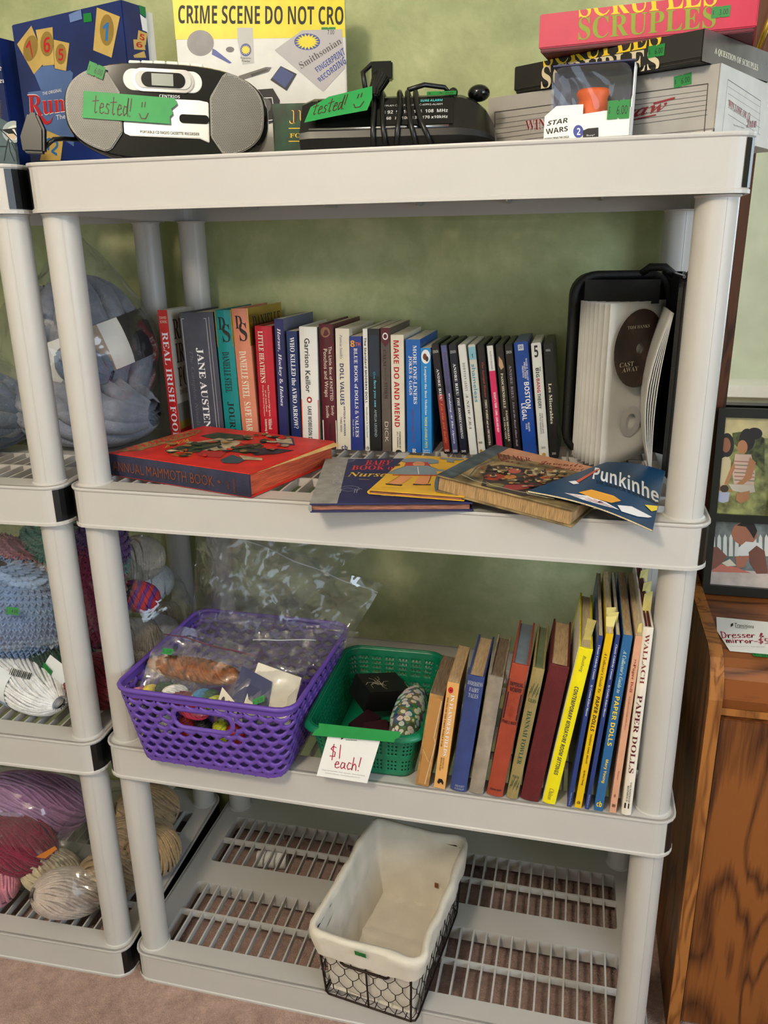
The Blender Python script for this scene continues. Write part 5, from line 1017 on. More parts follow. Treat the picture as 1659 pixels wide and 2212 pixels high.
old = [
 ('worn_book', 'crumbling tan book whose spine cover has torn away, at the basket end of the row', (82, 1195), (163, 1203), (238, 722), (166, 720), .120, 'paper', 'tan_worn', 'page_dark', o_worn),
 ('poetry_book', 'slim tan poetry paperback with a red poppy on its spine', (180, 1188), (243, 1192), (318, 658), (250, 655), .115, 'paper', 'flanders_tan', 'page_tan', o_flan),
 ('fairy_tale_book', 'old blue cloth fairy tale book with silver lettering and chipped edges', (264, 1190), (350, 1192), (448, 627), (347, 625), .130, 'hard', 'old_blue', 'page_tan', o_and),
 ('worn_book', 'faded grey cloth book with an unreadable stained spine', (362, 1200), (440, 1205), (545, 630), (458, 625), .130, 'hard', 'old_grey', 'page_dark', None),
 ('novel', 'rust red cloth novel with a black sunburst panel on its spine', (449, 1228), (535, 1232), (676, 572), (574, 562), .140, 'hard', 'rust_cloth', 'page_bluegrey', o_imp),
 ('novel', 'olive cloth novel with green leaf ornaments on its spine', (550, 1240), (614, 1243), (755, 588), (684, 582), .140, 'hard', 'olive_cloth', 'page_green', o_han),
 ('novel', 'thick plain wine red cloth book', (624, 1240), (723, 1245), (883, 578), (767, 567), .145, 'hard', 'wine_cloth', 'page_tan', None),
 ('miniatures_book', 'tall bright yellow hardback with slips of paper sticking out of its pages', (730, 1285), (805, 1290), (1003, 488), (922, 477), .185, 'hard', 'bright_yellow', 'page', o_yel),
 ('cutouts_book', 'very slim blue paperback between the two yellow books', (859, 1292), (885, 1294), (1053, 415), (1020, 415), .225, 'paper', 'slim_blue', 'page', o_slim),
 ('paper_doll_guide', 'golden yellow paper doll guide with paper slips in its pages', (897, 1303), (938, 1305), (1106, 408), (1060, 402), .225, 'paper', 'golden_yellow', 'page', o_ypd),
 ('cutouts_book', 'very slim blue paperback between the golden yellow guide and the mid blue guide', (952, 1300), (978, 1302), (1141, 412), (1110, 410), .225, 'paper', 'slim_blue', 'page', o_slim),
 ('paper_doll_guide', 'mid blue paper doll guide with yellow lettering', (997, 1312), (1049, 1315), (1205, 415), (1149, 412), .225, 'paper', 'mid_blue', 'page_tan', o_bpd),
 ('paper_doll_guide', 'peach coloured paper doll guide with dark red lettering', (1077, 1320), (1118, 1324), (1255, 418), (1212, 415), .225, 'paper', 'peach', 'page', o_peach),
 ('paper_doll_history', 'large white jacketed hardback with dark red capitals, beside the shelf post', (1138, 1328), (1194, 1333), (1312, 378), (1250, 367), .232, 'hard', 'jacket_white', 'page_white', o_wal)]
slip = mat('note_yellow', (216, 204, 130), .7, .05)
for name, label, a, b, c, d, dep, st, cov, pg, f in old:
    t, th, h = upright(name, label, 'book', G3, *S6(a, b, c, d), Y2, Z2, dep, st, cov, pg, f, lift=.0012, slack=.0018)
    if name == 'miniatures_book':
        MB().box(-.0005, .0, -.001, .15, 0, h).build('jacket', 'jacket_white', t)
        for y, x, w in ((.03, .006, .010), (.06, .008, .012)): MB().prism([(x, y, h-.004), (x+w, y+.004, h-.004), (x+w+.002, y+.012, h+.010), (x+.001, y+.010, h+.012)], (0, .0003, 0)).build('paper_slip', slip, t)
    if name == 'paper_doll_guide' and cov == 'golden_yellow':
        for y, x in ((.02, .001), (.035, .005), (.05, .002)): MB().prism([(x, y, h-.004), (x+.010, y+.003, h-.004), (x+.011, y+.008, h+.014), (x-.002, y+.010, h+.010)], (0, .0003, 0)).build('paper_slip', slip, t)
    if name == 'paper_doll_guide' and cov == 'peach': MB().prism([(.002, .01, h-.004), (.012, .012, h-.004), (.010, .02, h+.012), (.004, .018, h+.008)], (0, .0003, 0)).build('paper_slip', slip, t)
    if name == 'paper_doll_history':
        for x in (.0029, th-.0058): box('board', 'wine_cloth', t, x, x+.0026, .004, dep+.002, .001, h-.0006)
        for y, x, q in ((.05, .001, .012), (.075, .004, .016), (.12, .006, .013), (.17, .005, .012)): MB().prism([(x, y, h-.005), (x+.012, y+.002, h-.005), (x+.013, y+.012, h+q), (x+.002, y+.010, h+q*.7)], (0, .0003, 0)).build('paper_slip', slip, t)

# ================================================================ purple woven-look plastic basket
def basket_map(fr, br, h, r):
    """rounded-rectangle wall: returns f(s, v, off) with s the perimeter 0..1 and v the height 0..1; fr/br = top and bottom half sizes"""
    def loop(hx, hy, r): return [Vector((x, y)) for x, y in rr_loop(-hx, hx, -hy, hy, r, 8)]
    T = loop(fr[0], fr[1], r); B = loop(br[0], br[1], r*.8); n = len(T); acc = [0]
    for i in range(n): acc.append(acc[-1]+(T[(i+1) % n]-T[i]).length)
    tot = acc[-1]
    def f(s, v, off=0):
        d = (s % 1.0)*tot; i = 0
        lo, hi = 0, n-1
        while lo < hi:
            m = (lo+hi+1)//2
            if acc[m] <= d: lo = m
            else: hi = m-1
        i = lo; k = (d-acc[i])/max(1e-9, acc[i+1]-acc[i]); j = (i+1) % n
        t, b = T[i].lerp(T[j], k), B[i].lerp(B[j], k); p = b.lerp(t, v); e = (T[j]-T[i]).normalized(); nn = Vector((e.y, -e.x))
        return Vector((p.x+nn.x*off, p.y+nn.y*off, h*v))
    return f, tot, T, B
def purple_basket():
    hx, hy, h = .150, .148, .130; cx, cy = .213, .107
    t = thing('purple_basket', 'purple plastic basket with a woven lattice pattern and an oval hand hole', 'basket', (cx, cy, Z2+.005), (0, 0, math.radians(-1.0)))
    f, tot, T, B = basket_map((hx, hy), (.121, .136), h, .028)
    cols = 46; du = 1/cols; rows = 8; v0, v1 = .05, .93; dv = (v1-v0)/rows
    # the straight front side runs from the end of the last corner (s~1) to the first: find the s of the front centre
    fs = (2*(hx-.028)/2)/tot; fs = 1-fs if False else None
    # front centre: T starts at the right front corner, so the front edge is the last segment
    front = 1-((T[0]-T[-1]).length/2)/tot
    def stadium(s, v, grow=0):
        x = ((s-front+.5) % 1-.5)*tot; z = (v-.70)*h; a = .050+grow; b = .0145+grow
        q = max(0, abs(x)-(a-b)); return q*q+z*z < b*b
    def arm(mb, pts, w, hgt=.0026):
        """ridge following (s, v) points"""
        rows_ = []
        for k, (s, v) in enumerate(pts):
            a = pts[max(0, k-1)]; b = pts[min(len(pts)-1, k+1)]; dx = (b[0]-a[0])*tot; dz = (b[1]-a[1])*h; L = math.hypot(dx, dz) or 1; nx, nz = -dz/L, dx/L
            sec = []
            for e, o in ((-1, 0), (-.55, hgt*.8), (0, hgt), (.55, hgt*.8), (1, 0), (0, -.0012)): sec.append(mb.vert(f(s+nx*w*e/tot, v+nz*w*e/h, o)))
            rows_.append(sec)
        for A, Bq in zip(rows_, rows_[1:]):
            for i in range(6): mb.face([A[i], A[(i+1) % 6], Bq[(i+1) % 6], Bq[i]])
    mb = MB()
    for r in range(rows+1):
        for c in range(cols):
            s = (c+(r % 2)*.5)*du; v = v0+(r+.15)*dv
            if v > v1: continue
            def ok(s_, v_): return not stadium(s_, v_, .001)
            tipL, tipR, dn = (s-du*.5, v+dv*.36), (s+du*.5, v+dv*.36), (s, v-dv*.66)
            for tip, cur in ((tipL, -1), (tipR, 1)):
                mid = (s+cur*du*.24, v+dv*.06)
                if ok(*tip) and ok(s, v): arm(mb, [(s, v), mid, tip], .0050)
            if ok(*dn) and ok(s, v): arm(mb, [(s, v+dv*.1), dn], .0044)
    lat = mb.build('lattice_wall', 'purple_plastic', t, smooth=True, fix=False); lat['kind'] = 'stuff'
    # rim, hand-hole ring, base
    mb = MB(); R = [f(i/96, 1, 0) for i in range(96)]
    mb.tube([p+Vector((0, 0, 0)) for p in R], .0042, 8, closed=True); mb.grid(lambda u, v: f(u, .90+.10*v, .0), 96, 2, cu=True); mb.build('rim', 'purple_plastic', t, smooth=True)
    mb = MB(); a, b = .050, .0145; n = 40; ring = []
    for k in range(n):
        q = 2*math.pi*k/n; cxx = math.copysign(a-b, math.cos(q)) if abs(math.cos(q)) > 1e-6 else 0
        o = []
        for rr, off in ((b-.001, -.001), (b, .003), (b+.004, .0035), (b+.0075, .001)): o.append(mb.vert(f(front+(cxx+rr*math.cos(q))/tot, .70+rr*math.sin(q)/h, off)))
        ring.append(o)
    for k in range(n):
        A, Bq = ring[k], ring[(k+1) % n]
        for i in range(3): mb.face([A[i], A[i+1], Bq[i+1], Bq[i]])
    mb.build('hand_hole_ring', 'purple_plastic', t, smooth=True)
    mb = MB(); L = [f(i/64, 0, .001) for i in range(64)]; mb.face([mb.vert(p) for p in L]); mb.grid(lambda u, v: f(u, .06*v, .002), 96, 3, cu=True); mb.build('base', 'purple_plastic', t)
    return t
purple_basket()
def loft_bag(name, label, corners, seed, mat_='bag_bright', bulge=.02, nu=22, nv=16, group=None, zipline=None, st=None):
    """loose clear bag: two crumpled sheets over four corner points (bl, br, tr, tl)"""
    P = [Vector(c) for c in corners]; c = sum(P, Vector())/4; t = thing(name, label, 'plastic bag', c, group=group); P = [q-c for q in P]
    N = (P[1]-P[0]).cross(P[3]-P[0]).normalized(); mb = MB()
    for side in (1, -1):
        def f(u, v, side=side):
            p = P[0]*(1-u)*(1-v)+P[1]*u*(1-v)+P[2]*u*v+P[3]*(1-u)*v; e = (4*u*(1-u))**.6*(4*v*(1-v))**.6
            q = p*18+Vector((seed, side*3.1, 0)); n1 = noise.noise(q); n2 = 1-2*abs(noise.noise(q*1.9+Vector((5, 1, 2)))); n3 = 1-2*abs(noise.noise(q*4.2))
            edge = noise.noise(p*25+Vector((seed*2, 0, 0)))*.006
            return p+N*(side*bulge*e+.010*n1+.006*n2+.003*n3)+(P[3]-P[0]).normalized()*edge*(1-e)
        mb.grid(f, nu, nv)
    mb.build('bag_film', mat_, t, smooth=True, fix=False)
    if zipline:
        q = [P[3].lerp(P[2], k/14)*.96+N*(.010*noise.noise(P[3].lerp(P[2], k/14)*18+Vector((seed, 3.1, 0)))+.004)+(P[0]-P[3]).normalized()*.012 for k in range(15)]; MB().tube(q, .0011, 5).build('zip_seal', zipline, t, smooth=True)
    if st: sticker(t, st[0], st[1], st[2], .018, .010, st[3])
    return t
# bags of craft thread and cards inside the purple basket
mat('seal_red', (110, 30, 50), .4, .05); mat('seal_clear', (196, 200, 204), .3, .05); mat('thread_brown', (150, 84, 34), .8, .35, 90, .6, 300)
loft_bag('thread_bag', 'clear zip bag of coloured embroidery threads with a green price sticker', [(.075, -.012, .600), (.235, -.018, .600), (.262, .085, .672), (.082, .10, .690)], 2.0, bulge=.012, zipline='seal_red', st=((-.045, .0, .036), (1, 0, 0), (0, .6, .5), '$ 2.00'))
loft_bag('card_bag', 'clear zip bag of paper cards beside the thread bag', [(.215, -.015, .595), (.345, -.018, .605), (.350, .13, .690), (.24, .12, .680)], 4.0, bulge=.010, zipline='seal_clear')
loft_bag('tall_bag', 'large crumpled empty zip bag rising against the wall behind the basket', [(.12, .20, .585), (.345, .20, .585), (.43, .24, .735), (.165, .22, .835)], 7.0, bulge=.018, nu=30, nv=22, zipline='seal_clear')
loft_bag('tall_bag', 'narrow crumpled zip bag standing behind the large one', [(.06, .235, .60), (.20, .25, .60), (.40, .285, .80), (.075, .27, .845)], 9.5, bulge=.015, nu=26, nv=22, zipline='seal_clear')
loft_bag('flat_bag', 'crumpled clear bag lying across the back of the purple basket', [(.09, .10, .625), (.35, .10, .620), (.40, .20, .655), (.11, .22, .66)], 12.0, bulge=.014, nu=26, nv=18)
def skein(name, label, c, r, m, rot=(0, 0, 0), strands=26, sr=.004, turns=.35, seed=0, core=True, band=None, cat='yarn', group='balls and skeins of yarn', end=True):
    """wound yarn: a core with strands running lengthwise over it, long axis local x"""
    t = thing(name, label, cat, c, rot, group); rx, ry, rz = r; rnd = random.Random(seed); mb = MB()
    if core: MB().ell((0, 0, 0), (rx*.95, ry*.95, rz*.95), 24, 14).build('core', m, t, smooth=True)
    for k in range(strands):
        a0 = 2*math.pi*(k+rnd.uniform(-.3, .3))/strands; tw = turns*2*math.pi*rnd.uniform(.8, 1.2); pts = []
        for i in range(15):
            u = -.97+1.94*i/14; q = math.sqrt(max(0, 1-abs(u)**2.4)); a = a0+tw*u/2+.06*math.sin(7*u+k)
            pts.append((rx*u, (ry-sr*.4)*q*math.cos(a), (rz-sr*.4)*q*math.sin(a)))
        mb.tube(pts, sr, 6, cap=False)
    o = mb.build('strands', m, t, smooth=True, fix=False); o['kind'] = 'stuff'
    if band:
        for (u0, u1, a0, a1, bm) in band:
            g = MB(); g.grid(lambda u, v: Vector((rx*(u0+(u1-u0)*u), (ry+sr*.9)*math.sqrt(max(0, 1-abs(u0+(u1-u0)*u)**2.4))*math.cos(a0+(a1-a0)*v), (rz+sr*.9)*math.sqrt(max(0, 1-abs(u0+(u1-u0)*u)**2.4))*math.sin(a0+(a1-a0)*v))), 8, 20); g.build('paper_band', bm, t, smooth=True)
    return t
tc_ = [('pink', (206, 128, 140), (.078, .005, .612), .011, 1.2), ('yellow', (228, 206, 90), (.095, .012, .618), .008, 1.4), ('white', (222, 220, 214), (.14, .01, .620), .012, 1.0), ('dark green', (36, 72, 52), (.122, .022, .617), .011, .6), ('black', (34, 28, 28), (.118, -.005, .606), .013, .2), ('burgundy', (120, 36, 52), (.153, .004, .612), .013, .8), ('blue', (50, 130, 176), (.185, .014, .618), .010, 1.3), ('bright pink', (220, 60, 90), (.180, -.006, .602), .013, .3), ('lemon and lime', (206, 214, 60), (.212, .004, .612), .012, 1.5), ('forest green', (30, 90, 60), (.196, .02, .614), .010, 1.2)]
for n_, rgb, c, r, a in tc_:
    m = mat('thread_'+n_.replace(' ', '_'), rgb, .7, .12, 120, .4, 500); skein('thread_skein', n_+' hank of embroidery thread in the zip bag', c, (r*1.8, r, r), m, (0, .3, a), 12, .0022, .5, 3, group='embroidery threads in the zip bag', cat='thread')
skein('wool_hank', 'brown variegated hank of wool lying across the thread bag', (.155, .052, .640), (.085, .022, .018), 'thread_brown', (0, 0, -.08), 22, .004, 2.2, 4, group='embroidery threads in the zip bag')
# cards
mat('card_navy', (26, 38, 84), .35, .1); mat('card_ivory', (214, 206, 190), .6, .04)
def card(name, label, pts, m, th=.0012):
    c = sum((Vector(q) for q in pts), Vector())/len(pts); t = thing(name, label, 'card', c); P = [Vector(q)-c for q in pts]; n = (P[1]-P[0]).cross(P[2]-P[0]).normalized()
    MB().prism(P, n*-th).build('sheet', m, t); return t, P, n
t, P, n = card('ivory_card', 'blank ivory card inside the card bag', [(.262, -.012, .612), (.342, -.012, .600), (.344, .045, .652), (.268, .055, .665)], 'card_ivory')
t, P, n = card('pattern_card', 'navy needlework card with a green price sticker', [(.238, -.018, .606), (.305, -.020, .598), (.300, .030, .648), (.244, .045, .662)], 'card_navy'); sticker(t, (.018, -.012, .004), (1, .35, .45), (-.3, .7, .7), .02, .010, '$ 6.00')
t, P, n = card('dotted_card', 'ivory strip card printed with black dots', [(.222, -.022, .612), (.270, -.024, .596), (.262, -.008, .616), (.225, .008, .642)], 'card_ivory')
p = Panel(P[0], P[1]-P[0], P[3]-P[0]); [p.ellipse(.15+.2*k, .55-.05*k, .06, .16, BLK, n=12) for k in range(4)]; p.line([(0, .3), (1, .3)], .0006, BLK, False); p.build('dot_print', t)
mat('craft_dark', (40, 38, 42), .5, .5, 40); mat('craft_red', (170, 40, 38), .5, .1)
for k, (x, z, r, m, l) in enumerate(((.115, .560, .012, 'card_ivory', 'white'), (.155, .556, .014, 'craft_red', 'red'), (.185, .556, .014, 'craft_dark', 'dark'), (.215, .556, .013, 'thread_lemon_and_lime', 'lime'), (.240, .555, .013, 'craft_red', 'crimson'))): skein('thread_spool', l+' spool of thread seen through the hand hole of the purple basket', (x, .012, z), (.022, r, r), m, (0, 1.4, .2), 14, .002, 3.0, k, group='spools inside the purple basket', cat='spool')

# ================================================================ green basket with the dollar sign
def green_basket():
    hx, hy, h = .088, .132, .088; t = thing('green_basket', 'green plastic basket with square holes and a taped price note', 'basket', (.450, .130, Z2+.0015), (0, 0, math.radians(1.5)))
    f, tot, T, B = basket_map((hx, hy), (.074, .112), h, .026); mb = MB(); nu, nv = 264, 22
    ids = {}
    def vid(i, j):
        k = (i % nu, j)
        if k not in ids: ids[k] = mb.vert(f(k[0]/nu, j/nv, 0))
        return ids[k]
    for i in range(nu):
        for j in range(nv):
            hole = (i % 2 == 1) and (j % 2 == 1) and 3 <= j <= 17 and (i//2) % 4 != 3 and j not in (9, 11)[:1]
            if not hole: mb.face([vid(i, j), vid(i+1, j), vid(i+1, j+1), vid(i, j+1)])
    o = mb.build('wall', 'green_plastic', t, smooth=True, fix=False); s = o.modifiers.new('thickness', 'SOLIDIFY'); s.thickness = .0016
    mb = MB(); mb.grid(lambda u, v: (lambda a: f(u, 1, 0)+(f(u, 1, 1)-f(u, 1, 0))*(.011*v)+Vector((0, 0, .002*math.sin(math.pi*v)-.007*v*v)))(0), 96, 6, cu=True); o = mb.build('rim', 'green_plastic', t, smooth=True); s = o.modifiers.new('thickness', 'SOLIDIFY'); s.thickness = .0016
    mb = MB(); mb.face([mb.vert(f(i/64, 0)) for i in range(64)]); mb.build('base', 'green_plastic', t)
    return t, f
gb, gf = green_basket()
G5 = crop(620, 1360, 4.366)
def dollar_note():
    # paper note hanging from green tape on the basket's front rim
    A, Bq, Cq, Dq = [at(*G5(q)[0], y=y) for q, y in (((278, 1378), -.026), ((755, 1450), -.026), ((858, 1005), -.020), ((395, 965), -.020))]
    t = thing('price_note', 'white price note with red handwriting taped to the green basket', 'note', A); Z = Vector()
    U, V = Bq-A, Dq-A; n = U.cross(V).normalized(); MB().prism([Z, U, U+V, V], n*-.0003).build('paper', 'paper_white', t)
    p = Panel(Z, U, V, G5((278, 1378), (755, 1450), (868, 1045), (395, 965)))
    p.hand('$1', G5((400, 1215), (520, 1215), (530, 1090), (405, 1085)), .0014, 'red_ink'); p.hand('each!', G5((445, 1300), (695, 1335), (715, 1210), (455, 1205)), .0014, 'red_ink')
    p.tq('Transitions', G5((555, 1030), (720, 1042), (722, 1018), (555, 998)), 'dark_ink'); p.tq('Estate Services', G5((555, 1045), (655, 1055), (656, 1045), (556, 1035)), 'dark_ink', 'black'); p.poly(G5((510, 1040), (515, 1005), (540, 985), (545, 1010), (530, 1030)), 'dark_ink')
    p.tq('Estate Clearing & Sales - Estate Appraisals - Senior Downsizing', G5((335, 1325), (735, 1385), (737, 1373), (337, 1313)), 'faint_ink'); p.tq('Donations & Buyouts - TransitionsEstateServices.com', G5((365, 1355), (690, 1402), (692, 1390), (367, 1343)), 'faint_ink'); p.build('note_print', t)
    a, b, c, d = [at(*G5(q)[0], y=-.0255) for q in ((232, 995), (1010, 1062), (1072, 965), (300, 882))]
    MB().prism([a-A, at(*G5((260, 955))[0], y=-.0255)-A, at(*G5((300, 930))[0], y=-.0255)-A, d-A, c-A, at(*G5((1065, 1010))[0], y=-.0255)-A, at(*G5((1020, 1030))[0], y=-.0255)-A, b-A], (0, -.0004, 0)).build('tape', 'tape_green', t)
dollar_note()
# inside the green basket
def rbox(name, label, cat, c, size, rot, m, bevel=.002): t = thing(name, label, cat, c, rot); x, y, z = size; box('body', m, t, -x/2, x/2, -y/2, y/2, 0, z, bevel); return t
t = rbox('gift_box', 'black box with a thin white branch drawing in the green basket', 'box', (.432, .178, Z2+.030), (.085, .060, .040), (.15, .25, .75), mat('matte_black', (16, 15, 16), .5, .1))
p = Panel((-.042, -.03, .0402), (.085, 0, 0), (0, .06, 0)); rnd = random.Random(9)
for k in range(14): a = rnd.uniform(0, 6.28); x0, y0 = .3+rnd.uniform(-.08, .35), .5+rnd.uniform(-.1, .1); p.line([(x0, y0), (x0+.12*math.cos(a), y0+.16*math.sin(a)), (x0+.2*math.cos(a+.4), y0+.28*math.sin(a+.4))], .0006, ink(196, 190, 170), False)
p.build('branch_print', t)
for k, (x, y, z, a) in enumerate(((.448, .092, .020, .3), (.428, .105, .022, 1.1), (.472, .105, .012, -.4))):
    t = rbox('compact_case', ('dark maroon compact case with a red edge', 'dark compact case with pink trim', 'small black compact case')[k]+' in the green basket', 'box', (x, y, Z2+z), (.050, .032, .018), (.2, -.1, a), mat('dark_maroon_%d' % k, ((52, 18, 26), (40, 16, 24), (22, 16, 20))[k], .3, .2))
    box('red_edge', ink(150, 34, 46), t, -.025, .025, -.0165, -.0155, .004, .012)
t = thing('hair_clip', 'black curved plastic clip at the front corner of the green basket', 'clip', (.385, .045, Z2+.028)); MB().tube([(-.012, .03, 0), (-.016, .01, .018), (-.008, -.012, .022), (.012, -.02, .012), (.035, -.02, 0)], .008, 8).build('clip_body', 'gloss_black', t, smooth=True)
def pouch():
    m = bpy.data.materials.new('floral_print'); m.use_nodes = True; nt = m.node_tree; N = nt.nodes; K = nt.links; b = N['Principled BSDF']; tc = N.new('ShaderNodeTexCoord'); v = N.new('ShaderNodeTexVoronoi'); v.inputs['Scale'].default_value = 95; K.new(tc.outputs['Object'], v.inputs['Vector'])
    r = N.new('ShaderNodeValToRGB'); r.color_ramp.interpolation = 'CONSTANT'; K.new(v.outputs['Distance'], r.inputs[0]); e = r.color_ramp.elements; e[0].color = lin((226, 190, 40))+(1,); e[1].position = .14; e[1].color = lin((232, 232, 226))+(1,); q = e.new(.52); q.color = lin((16, 70, 44))+(1,)
    hs = N.new('ShaderNodeMixRGB'); hs.inputs[0].default_value = .25; K.new(r.outputs[0], hs.inputs[1]); K.new(v.outputs['Color'], hs.inputs[2]); K.new(hs.outputs[0], b.inputs['Base Color']); b.inputs['Roughness'].default_value = .5; M['floral'] = m
    t = thing('floral_pouch', 'white and green flowered pouch on the right side of the green basket', 'pouch', (.500, .125, Z2+.045)); MB().ell((0, 0, 0), (.028, .085, .032), 24, 14, lambda d, q: q*(1+.08*noise.noise(d*4))).build('cloth', 'floral', t, smooth=True)
    t = thing('blue_trinket', 'small clear bag with blue lettering behind the flowered pouch', 'bag', (.475, .200, Z2+.030)); MB().ell((0, 0, 0), (.025, .02, .024), 14, 10, lambda d, q: q*(1+.25*noise.noise(d*3))).build('film', 'sleeve', t); MB().ell((0, 0, .008), (.012, .008, .010), 10, 8).build('blue_label', ink(30, 60, 160), t)
pouch()

# ================================================================ wire basket with canvas liner on the bottom shelf
def wire_basket():
    t = thing('wire_basket', 'dark chicken-wire basket with a cream canvas liner folded over its rim', 'basket', (.474, .110, Z1+.004), (0, 0, math.radians(-7.5)))
    tx, ty, bx, by, h = .092, .142, .084, .128, .150
    def wall(s, v, off=0):
        f = wall.f; return f(s, v, off)
    wall.f, tot, T, B = basket_map((tx, ty), (bx, by), h, .012)
    mb = MB()
    for z in (0.004, .93):
        mb.tube([wall(i/80, z) for i in range(80)], .0019, 6, closed=True)
    mb.tube([wall(i/80, .90) for i in range(80)], .0014, 6, closed=True); mb.build('frame_ring', 'wire_metal', t, smooth=True)
    n = len(T); acc = 0; cs = []
    for i in range(n):
        L = (T[(i+1) % n]-T[i]).length
        if L > .05: cs.append(((acc)/tot, (acc+L)/tot))
        acc += L
    for a, b in cs:
        MB().tube([wall(b+.002, 0), wall(b+.002, .93)], .0019, 6).build('upright', 'wire_metal', t, smooth=True)
        if b-a < .22: MB().tube([wall((a+b)/2, 0), wall((a+b)/2, .62)], .0017, 6).build('upright', 'wire_metal', t, smooth=True)
    # front handle bracket
    a, b = [c for c in cs if c[1]-c[0] < .22][-1]; mid = (a+b)/2; w = .045/tot
    MB().tube([wall(mid-w, .78, .003), wall(mid-w*.97, .64, .004), wall(mid-w*.85, .61, .004), wall(mid, .61, .004), wall(mid+w*.85, .61, .004), wall(mid+w*.97, .64, .004), wall(mid+w, .78, .003)], .0022, 8).build('handle', 'wire_metal', t, smooth=True)
    # chicken wire: hexagons as pairs of zigzag strands
    mb = MB(); cols = 34; rows = 6; du = 1/cols
    for r in range(rows+1):
        v = .04+r*.155
        for c in range(cols):
            s = (c+(r % 2)*.5)*du
            if v+.155 < .90:
                mb.tube([wall(s, v), wall(s-.25*du, v+.03), wall(s-.5*du, v+.085)], .0007, 4, cap=False); mb.tube([wall(s, v), wall(s+.25*du, v+.03), wall(s+.5*du, v+.085)], .0007, 4, cap=False); mb.tube([wall(s-.5*du, v+.085), wall(s-.5*du, v+.155)], .0011, 4, cap=False)
    o = mb.build('chicken_wire', 'wire_metal', t, smooth=True, fix=False); o['kind'] = 'stuff'
    mb = MB()
    for k in range(9): x = -bx+.018*(k+.3); mb.tube([(x, -by, .003), (x, by, .003)], .0009, 4)
    mb.build('floor_wires', 'wire_metal', t)['kind'] = 'stuff'
    # liner: outer cuff, fold, inner wall, floor
    lf, lt, LT, LB = basket_map((tx+.002, ty+.002), (bx-.004, by-.004), h, .016); NU, prof = 96, [(.70, .0055), (.74, .0065), (.80, .0075), (.90, .0080), (.98, .0085), (1.025, .0060), (1.035, .0), (1.02, -.0045), (.95, -.0055), (.75, -.0060), (.5, -.0065), (.25, -.0065), (.10, -.0065), (.05, -.010), (.04, -.03)]
    def lin_(u, k):
        v, off = prof[k]; p = lf(u, v, off); w = noise.noise(p*20)*.0055+noise.noise(p*55)*.0022
        if k == 0: p.z += .006*noise.noise(Vector((u*30, 1, 0)))-.004
        q = lf(u, v, off+w*(1 if k > 1 else .5)); q.z = p.z+(.003*noise.noise(p*15) if 3 < k < 8 else 0); return q
    mb = MB(); ids = [[mb.vert(lin_(i/NU, k)) for k in range(len(prof))] for i in range(NU)]
    for i in range(NU):
        for k in range(len(prof)-1): mb.face([ids[i][k], ids[(i+1) % NU][k], ids[(i+1) % NU][k+1], ids[i][k+1]])
    mb.build('liner', 'canvas', t, smooth=True)
    mb = MB(); mb.grid(lambda u, v: Vector(((2*u-1)*(bx-.008), (2*v-1)*(by-.008), .007+.0022*noise.noise(Vector((u*6, v*8, 2)))+(.004 if abs(v-.55) < .02 else 0))), 20, 28); mb.build('liner_floor', 'canvas', t, smooth=True)
    # lower bag of the liner seen through the wire
    mb = MB(); mb.grid(lambda u, v: lf(u, .03+.75*v, -.003-.010*(1-v)+.004*noise.noise(lf(u, v)*30)), 96, 8, cu=True); mb.build('liner_skirt', 'canvas', t, smooth=True)
    box('care_label', ink(120, 70, 30), t, .040, .047, by-.013, by-.011, .052, .062)
    sticker(t, lf(mid+.003, .965, .0125), (1, 0, 0), (0, -.25, 1), .020, .012, '$ 6.00')
wire_basket()
# white container lying on the carpet under the bottom shelf
t = thing('white_bottle', 'white plastic cup lying on the carpet under the grille of the bottom shelf', 'cup', (.150, .325, .021), (0, math.radians(90), math.radians(12)))
MB().lathe([(.016, -.035), (.017, -.034), (.021, .030), (.022, .032), (.0205, .032), (.0165, -.030)], 24).build('cup_wall', 'paper_white', t, smooth=True)

# ================================================================ yarn on the neighbouring unit
def onto(o, t):
    o.parent = t; o.matrix_parent_inverse = wm(t).inverted()
def px_ball(u, v, rx, ry, y):
    """centre and radii (m) of a ball seen at pixel u, v with pixel radii rx, ry at depth plane y"""
    c = at(u, v, y=y); k = dist(c)/FPX; return c, rx*k, ry*k
YARN = {'fluffy_grey': (128, 132, 146), 'fluffy_blue': (92, 108, 132), 'ice_blue': (120, 148, 190), 'mint': (112, 164, 150), 'rose': (214, 148, 160), 'magenta': (140, 26, 70), 'violet': (84, 44, 110), 'bottle_green': (16, 52, 40), 'snow': (226, 228, 232), 'scarlet': (126, 14, 30), 'cream': (206, 194, 176), 'lilac': (176, 128, 172), 'wine': (128, 18, 52), 'blush': (206, 126, 142), 'taupe': (186, 168, 156), 'straw': (186, 152, 106), 'ecru': (204, 190, 162), 'oat': (168, 140, 104)}
for k, c in YARN.items(): mat('yarn_'+k, c, .9, .10, 70, .7, 420, sheen=.3, bdist=.003)
def bag_around(label, c, r, seed, peak=0.0, lean=0.0, group='clear bags of yarn', name='yarn_bag'):
    t = thing(name, label, 'plastic bag', c, group=group)
    def fn(d, q):
        p = Vector((d.x, d.y, d.z))*2.2+Vector((seed, 0, seed)); n = noise.noise(p)*.10+(1-2*abs(noise.noise(p*2.1)))*.05+(1-2*abs(noise.noise(p*4.7)))*.025
        q = q*(1+n)
        if peak and d.z > .55: k = (d.z-.55)/.45; q = Vector((q.x*(1-.55*k)+lean*k, q.y*(1-.5*k), q.z+peak*k*k))
        if q.z < -r[2]*.86: q.z = -r[2]*.86
        return q
    MB().ell((0, 0, 0), r, 40, 26, fn).build('bag_film', 'bag_plastic', t, smooth=True, fix=False); return t
